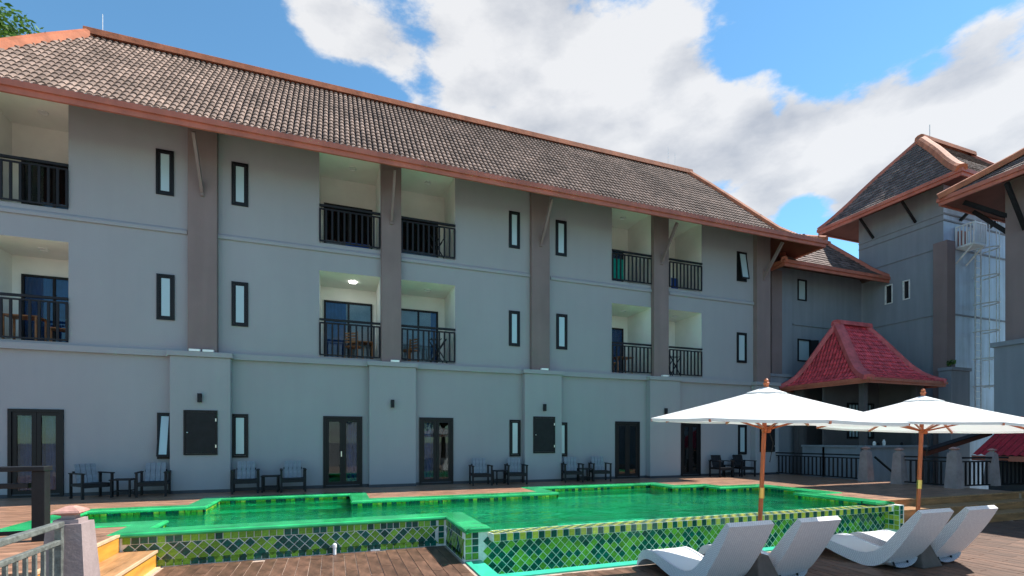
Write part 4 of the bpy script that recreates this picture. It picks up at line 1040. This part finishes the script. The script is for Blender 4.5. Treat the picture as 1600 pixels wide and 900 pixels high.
for (px, rz, dk, lab, _) in chairs:
    src = cdk if dk else cs
    loc = (PX(px, CYc), CYc, 0.003)
    if not used[dk]: o = src; used[dk] = True; o.location = loc; o.rotation_euler.z = rz
    else: o = copy_tree(src, None, loc, rz)
    tag(o, lab, 'chair', 'garden chairs along the guest building wall')
for i, (px, lab) in enumerate([(193, 'small black table between the two leftmost garden chairs'), (423, 'small black table between two chairs left of the second glass door'), (782, 'small black table between two chairs left of the second hatch'),
                 (914, 'small black table between two chairs left of the fourth glass door'), (1144, 'small black table between the two black garden chairs')]):
    loc = (PX(px, CYc + .05), CYc + .05, 0.003); o = tb if i == 0 else copy_tree(tb, None, loc, 0); o.location = loc
    tag(o, lab, 'table', 'small tables along the guest building wall')

# balcony furniture
def wood_chair(x, y, z, rz, label, seat=True):
    t = thing('balcony_chair', label, 'chair', (x, y, z), rz, 'wooden chairs on the balconies')
    for a in (-.21, .21):
        for b in (-.2, .2): MB().box(a - .02, a + .02, b - .02, b + .02, 0, .9 if b > 0 else .43).build('leg', M['wood'], t)
    MB().box(-.24, .24, -.23, .18, .431, .46).build('seat', M['wood'], t)
    sm_ = MB().box(-.188, .188, .19, .21, 0, .045).data('back_slat', M['wood'])
    for k in range(4): link('back_slat', sm_, t, (0, 0, .55 + k * .09))
def wood_table(x, y, z, label):
    t = thing('balcony_table', label, 'table', (x, y, z), 0, 'wooden tables on the balconies'); MB().box(-.38, .38, -.28, .28, .70, .73).build('table_top', M['wood'], t)
    for a in (-.33, .33):
        for b in (-.23, .23): MB().box(a - .02, a + .02, b - .02, b + .02, 0, .70).build('leg', M['wood'], t)
def rack(x, y, z, label):
    t = thing('drying_rack', label, 'drying rack', (x, y, z), 0, 'folding drying racks on the balconies')
    for k, yy_ in enumerate((-.22, .22)):
        MB().bar((-.3, yy_, 0), (.25, yy_, .85), .03, .03).build('leg', M['char'], t); MB().bar((.3, yy_, 0), (-.25, yy_, .85), .03, .03).build('leg', M['char'], t)
    for k in range(4): MB().box(-.25 + k * .16, -.23 + k * .16, -.24, .24, .85, .87).build('bar', M['char'], t)
f2 = F2 + .045; f3 = F3 + .045
wood_table(-7.6, 16.4, f2, 'wooden table on the leftmost second floor balcony'); wood_chair(-6.85, 16.4, f2, R(-70), 'wooden slat chair on the leftmost second floor balcony')
wood_chair(B[1][1] - .75, 16.25, f2, R(150), 'wooden slat chair on the balcony with the lit ceiling lamp'); wood_table(B[1][1] - .1 - .38, 16.85, f2, 'wooden table on the balcony with the lit ceiling lamp')
wood_chair(B[2][0] + .35, 16.3, f2, R(-60), 'wooden slat chair on the second floor balcony right of the second column'); rack(B[2][1] - .45, 16.2, f2, 'black folding drying rack on the second floor balcony right of the second column')
wood_table(B[3][0] + 1.0, 16.5, f2, 'wooden table on the second floor balcony left of the fourth column'); wood_chair(B[3][0] + .42, 16.35, f2, R(80), 'wooden slat chair on the second floor balcony left of the fourth column')
rack(B[4][0] + .7, 16.3, f2, 'black folding drying rack on the second floor balcony right of the fourth column')
rack(B[2][1] - .5, 16.2, f3, 'black folding drying rack on the top floor balcony right of the second column')
s = MB(); wavy(s, B[3][0] + .12, B[3][0] + .55, WY + .08, f3 + .1, f3 + .85, .01, .15); tag(s.build('towel', M['teal']), 'teal green towel hanging behind the top floor railing left of the fourth column', 'towel')
s = MB(); wavy(s, B[4][0] + .5, B[4][0] + .85, WY + .5, f3 + .1, f3 + .6, .01, .15); tag(s.build('towel', M['bluecloth']), 'dark blue cloth on the top floor balcony right of the fourth column', 'towel')
s = MB(); s.box(B[1][1] - 1.0, B[1][1] - .3, 16.2, 16.8, f3, f3 + .34); tag(s.build('storage_box', M['bluecloth'], bevel=.02), 'blue storage box on the top floor balcony left of the second column', 'box')

# ================================================================== LOUNGERS
TOPP = [(0, .02), (.05, .14), (.14, .25), (.28, .305), (.45, .30), (.70, .25), (.95, .205), (1.12, .20), (1.27, .245), (1.40, .35), (1.55, .53), (1.75, .79), (1.90, .97)]
BOTP = [(.03, .0), (.11, .085), (.20, .14), (.32, .165), (.50, .14), (.74, .07), (1.00, .015), (1.17, .0), (1.34, .045), (1.49, .17), (1.64, .37), (1.82, .66), (1.955, .925)]
def lerp_prof(pr, n):
    d = [0]; 
    for a, b in zip(pr[:-1], pr[1:]): d.append(d[-1] + math.dist(a, b))
    out = []
    for i in range(n + 1):
        t = d[-1] * i / n
        for k in range(len(d) - 1):
            if t <= d[k + 1] + 1e-9:
                f = (t - d[k]) / (d[k + 1] - d[k]); p = [pr[max(k - 1, 0)], pr[k], pr[k + 1], pr[min(k + 2, len(pr) - 1)]]
                out.append(tuple(.5 * (2 * p[1][c] + (-p[0][c] + p[2][c]) * f + (2 * p[0][c] - 5 * p[1][c] + 4 * p[2][c] - p[3][c]) * f * f + (-p[0][c] + 3 * p[1][c] - 3 * p[2][c] + p[3][c]) * f ** 3) for c in (0, 1))); break
    return out
def make_lounger():
    t = link('sun_lounger', None); W2 = .35; n_ = 48
    # index-matched curves
    T = [p for p in lerp_prof(TOPP, n_)]; Bt = [p for p in lerp_prof(BOTP, n_)]
    s = MB(); sT = 0; wi = .045
    for i in range(n_):
        a, b, c, d = T[i], T[i + 1], Bt[i], Bt[i + 1]; ds = math.dist(a, b)
        u0, u1 = sT, sT + ds; sT = u1
        s.face([(W2, -a[0], a[1]), (W2, -b[0], b[1]), (W2 - wi, -b[0], b[1]), (W2 - wi, -a[0], a[1])], [(u0, 0), (u1, 0), (u1, wi), (u0, wi)])
        s.face([(-W2, -a[0], a[1]), (-W2 + wi, -a[0], a[1]), (-W2 + wi, -b[0], b[1]), (-W2, -b[0], b[1])], [(u0, 0), (u0, wi), (u1, wi), (u1, 0)])
        h0, h1 = math.dist(a, c), math.dist(b, d)
        for sg_ in (1, -1):
            q = [(sg_ * W2, -a[0], a[1]), (sg_ * W2, -c[0], c[1]), (sg_ * W2, -d[0], d[1]), (sg_ * W2, -b[0], b[1])]; uu = [(u0, 0), (u0, h0), (u1, h1), (u1, 0)]
            if sg_ < 0: q.reverse(); uu.reverse()
            s.face(q, uu)
            q = [(sg_ * (W2 - wi), -a[0], a[1]), (sg_ * (W2 - wi), -b[0], b[1]), (sg_ * (W2 - wi), -b[0], b[1] - .03), (sg_ * (W2 - wi), -a[0], a[1] - .03)]; s.face(q, [(u0, 0), (u1, 0), (u1, .03), (u0, .03)])
        s.face([(-W2, -c[0], c[1]), (-W2, -d[0], d[1]), (W2, -d[0], d[1]), (W2, -c[0], c[1])], [(0, u0), (0, u1), (.7, u1), (.7, u0)])
    for k in (0, n_):
        a, c = T[k], Bt[k]; s.face([(-W2, -a[0], a[1]), (W2, -a[0], a[1]), (W2, -c[0], c[1]), (-W2, -c[0], c[1])], [(0, 0), (.7, 0), (.7, .07), (0, .07)])
    s.build('frame', M['weave'], t)
    s = MB(); s.smooth = True
    for i in range(n_):
        a, b = T[i], T[i + 1]; e = W2 - wi + .001
        s.face([(-e, -a[0], a[1] - .012), (e, -a[0], a[1] - .012), (e, -b[0], b[1] - .012), (-e, -b[0], b[1] - .012)])
    s.build('seat_surface', M['plastic'], t)
    s = MB()
    s.tube([(-.28, -1.30, .06), (.28, -1.30, .06)], .02, 8); s.build('cross_bar', M['char'], t)
    for x in (-.1, .22): MB().tube([(x, -1.38, .14), (x, -1.44, .0)], .014, 8).build('leg', M['char'], t)
    s = MB(); s.smooth = True
    arc = [(math.cos(q), math.sin(q)) for q in [math.pi * k / 10 for k in range(11)]]
    for k in range(10):
        a, b = arc[k], arc[k + 1]; s.face([(a[0] * .31, -1.50 + .0, .16 - a[1] * .14), (b[0] * .31, -1.50, .16 - b[1] * .14), (b[0] * .29, -1.2, .1 - b[1] * .08), (a[0] * .29, -1.2, .1 - a[1] * .08)], [(k * .07, 0), (k * .07 + .07, 0), (k * .07 + .07, .3), (k * .07, .3)])
    s.build('underside_shell', M['weave'], t)
    return t
lg = make_lounger()
# head-near corners (lateral, depth) and axis foot->head
LA = math.atan2(.944, .33)
def place_lounger(o, hl, ht_):
    dl, dt = .33, -.944; wl_, wt = .944, .33
    fl, ft = hl - 1.93 * dl + .35 * wl_, ht_ - 1.93 * dt + .35 * wt
    x, y = CW(fl, ft); hx, hy = CW(dl, dt)
    o.location = (x, y, LOW + .002); o.rotation_euler.z = math.atan2(hy, hx) + math.pi / 2     # local -Y points to the head
for i, (hl, ht_, lab) in enumerate([(2.60, 5.85, 'white woven lounger nearest the camera, leftmost of the four, feet toward the pool'), (3.67, 6.20, 'white woven lounger second from left, right of the left umbrella pole'),
                                   (5.82, 6.93, 'white woven lounger third from left, left of the right umbrella pole'), (6.80, 7.26, 'white woven lounger rightmost of the four, in front of the brown steps')]):
    o = lg if i == 0 else copy_tree(lg); place_lounger(o, hl, ht_); tag(o, lab, 'sun lounger', 'white woven sun loungers by the pool')

# ================================================================== UMBRELLAS
def umbrella(lat, t_, label, ztop, zedge, tilt, rz, RR=1.56):
    x, y = CW(lat, t_); u = thing('patio_umbrella', label, 'umbrella', (x, y, LOW), 0, 'white canvas umbrellas'); NR = 8
    b = MB(); b.mesh8([(-.24, -.24, 0), (.24, -.24, 0), (.24, .24, 0), (-.24, .24, 0), (-.09, -.09, .44), (.09, -.09, .44), (.09, .09, .44), (-.09, .09, .44)]); b.build('base', M['base'], u, bevel=.015)
    pv = Vector((0, 0, .3)); ax = Vector((tilt[0], tilt[1], 1))
    top = Vector((tilt[0] * (ztop + .5), tilt[1] * (ztop + .5), ztop - LOW))
    MB().tube([(tilt[0] * .2, tilt[1] * .2, .4), top], .028, 12).build('pole', M['teak'], u)
    pm_ = Vector((tilt[0] * 1.4, tilt[1] * 1.4, 1.32)); d_ = top.normalized(); MB().tube([d_ * 1.20 , d_ * 1.34], .035, 12).build('sleeve', M['brass'], u)
    ez = zedge - LOW; cb = MB(); rows = [0, .12, .3, .5, .7, .86, 1.0]; H = (top.z - .06) - ez
    def pt(k, j, sag=0):
        q = rz + 2 * math.pi * (j) / NR; r = RR * k; z = top.z - .06 - H * (k ** .93)
        return Vector((top.x + r * math.cos(q), top.y + r * math.sin(q), z + (r * math.cos(q) * -tilt[0] + r * math.sin(q) * -tilt[1]) ))
    SUB = 6
    for j in range(NR):
        grid = []
        for k in rows:
            line = []
            for s_ in range(SUB + 1):
                f = s_ / SUB; p = pt(k, j).lerp(pt(k, j + 1), f); p.z -= .035 * k * math.sin(math.pi * f) * (1 if k < .99 else .3); line.append(p)
            grid.append(line)
        for a, c in zip(grid[:-1], grid[1:]):
            for s_ in range(SUB): cb.face([a[s_], c[s_], c[s_ + 1], a[s_ + 1]])
        l_ = grid[-1]
        for s_ in range(SUB): cb.face([l_[s_], l_[s_] - Vector((0, 0, .035)), l_[s_ + 1] - Vector((0, 0, .035)), l_[s_ + 1]])
    cb.build('canopy', M['canvas'], u)
    vc = MB()
    for j in range(NR):
        a, b_ = pt(.17, j), pt(.17, j + 1); z_ = Vector((0, 0, .012)); vc.face([top - Vector((0, 0, .045)), a + z_, b_ + z_]); vc.face([a + z_, a + z_ * .3, b_ + z_ * .3, b_ + z_])
    vc.build('vent_cap', M['canvas'], u)
    MB().lathe(top, [(.03, -.03), (.04, .0), (.025, .02), (.03, .04), (.01, .065)], 12).build('finial', M['teak'], u)
    for j in range(NR):
        a, b_ = pt(.04, j) - Vector((0, 0, .05)), pt(1.0, j) - Vector((0, 0, .03)); MB().bar(a, b_, .022, .03).build('rib', M['teak'], u)
        c = pt(.55, j) - Vector((0, 0, .05)); e = top - Vector((0, 0, .62)); MB().bar(e, c, .018, .022).build('strut', M['teak'], u)
    MB().lathe(top - Vector((0, 0, .66)), [(.05, 0), (.06, .03), (.05, .08)], 12).build('hub', M['teak'], u)
    MB().tube([top - Vector((-.05, 0, .65)), top - Vector((-.1, .02, .8)), top - Vector((-.06, .0, 1.05))], .005, 5).build('pull_cord', M['char'], u)
umbrella(3.31, 6.55, 'white canvas umbrella on the left, over the two nearer loungers', 2.20, 1.70, (.012, -.040), R(20), 1.50)
umbrella(6.44, 7.75, 'white canvas umbrella on the right, over the two farther loungers', 2.20, 1.66, (.042, -.012), R(15))

# ================================================================== TREES AND PLANTS
def leaf_mesh(nl, rad, seed, lobes, sz):
    r = random.Random(seed); mb = MB(); cs_ = []
    for _ in range(lobes):
        q, f = r.uniform(0, 2 * math.pi), math.acos(r.uniform(-.5, 1)); d = r.uniform(.35, .85)
        cs_.append((Vector((math.cos(q) * math.sin(f), math.sin(q) * math.sin(f), math.cos(f) * .8)) * rad * d, rad * r.uniform(.22, .42)))
    for i in range(nl):
        c, rr = cs_[i % lobes]; v = Vector((r.gauss(0, 1), r.gauss(0, 1), r.gauss(0, 1))).normalized() * rr * r.uniform(.55, 1.05)
        p = c + v; a = Vector((r.gauss(0, 1), r.gauss(0, 1), r.gauss(0, .5))).normalized(); b = a.cross(Vector((r.gauss(0, 1), r.gauss(0, 1), r.gauss(0, 1)))).normalized(); k = sz * r.uniform(.6, 1.3)
        mb.face([p - a * k, p - b * k * .5, p + a * k, p + b * k * .5])
    return mb, cs_
def tree(x, y, z0, h, rad, label, seed, nl=7000, sz=.16):
    t = thing('broadleaf_tree', label, 'tree', (x, y, z0)); mb, cs_ = leaf_mesh(nl, rad, seed, 26, sz); o = mb.build('crown', M['leaf'], t); o.location.z = h - rad * .8
    tk = MB(); tk.tube([(0, 0, 0), (.1, .05, h * .3), (0, .1, h * .6), (0, 0, h - rad)], [.34, .27, .2, .12], 10)
    for c, rr in cs_[:9]: tk.tube([(0, .05, h * .55), tuple(Vector((0, 0, h - rad * .8)) + c * .5 + Vector((0, 0, -.4))), tuple(Vector((0, 0, h - rad * .8)) + c)], [.13, .08, .03], 6)
    tk.build('trunk', M['bark'], t)
tree(-12.9, 26.5, -2.6, 21.2, 3.4, 'tall leafy tree showing above the roof at the top left corner', 3, 15000, .11)
tree(-12, -24, -2.6, 10, 3.6, 'broad tree behind the viewer, reflected in the left glass doors', 5, 4000, .2)
tree(4, -27, -2.6, 11, 4.0, 'broad tree behind the viewer, reflected in the middle glass doors', 6, 4000, .2)
def plant(x, y, z, r, label, seed, n_=160, sz=.06):
    t = thing('leafy_plant', label, 'plant', (x, y, z)); mb, _ = leaf_mesh(n_, r, seed, 6, sz); o = mb.build('foliage', M['leaf'], t); o.location.z = r * .6
    MB().tube([(0, 0, -.02), (0, 0, r * .6)], .012, 6).build('stem', M['bark'], t)
tree(12, -25, -2.6, 10, 3.8, 'broad tree behind the viewer, reflected in the right glass doors', 8, 4000, .2)
plant(-3.62, 6.45, LOW, .42, 'low green plant at the left edge behind the grey steel railing', 4, 260, .06)
plant(24.2, 12.75, 4.46, .28, 'small green weed growing on the tower ledge beside the red pavilion roof', 9, 90, .06)
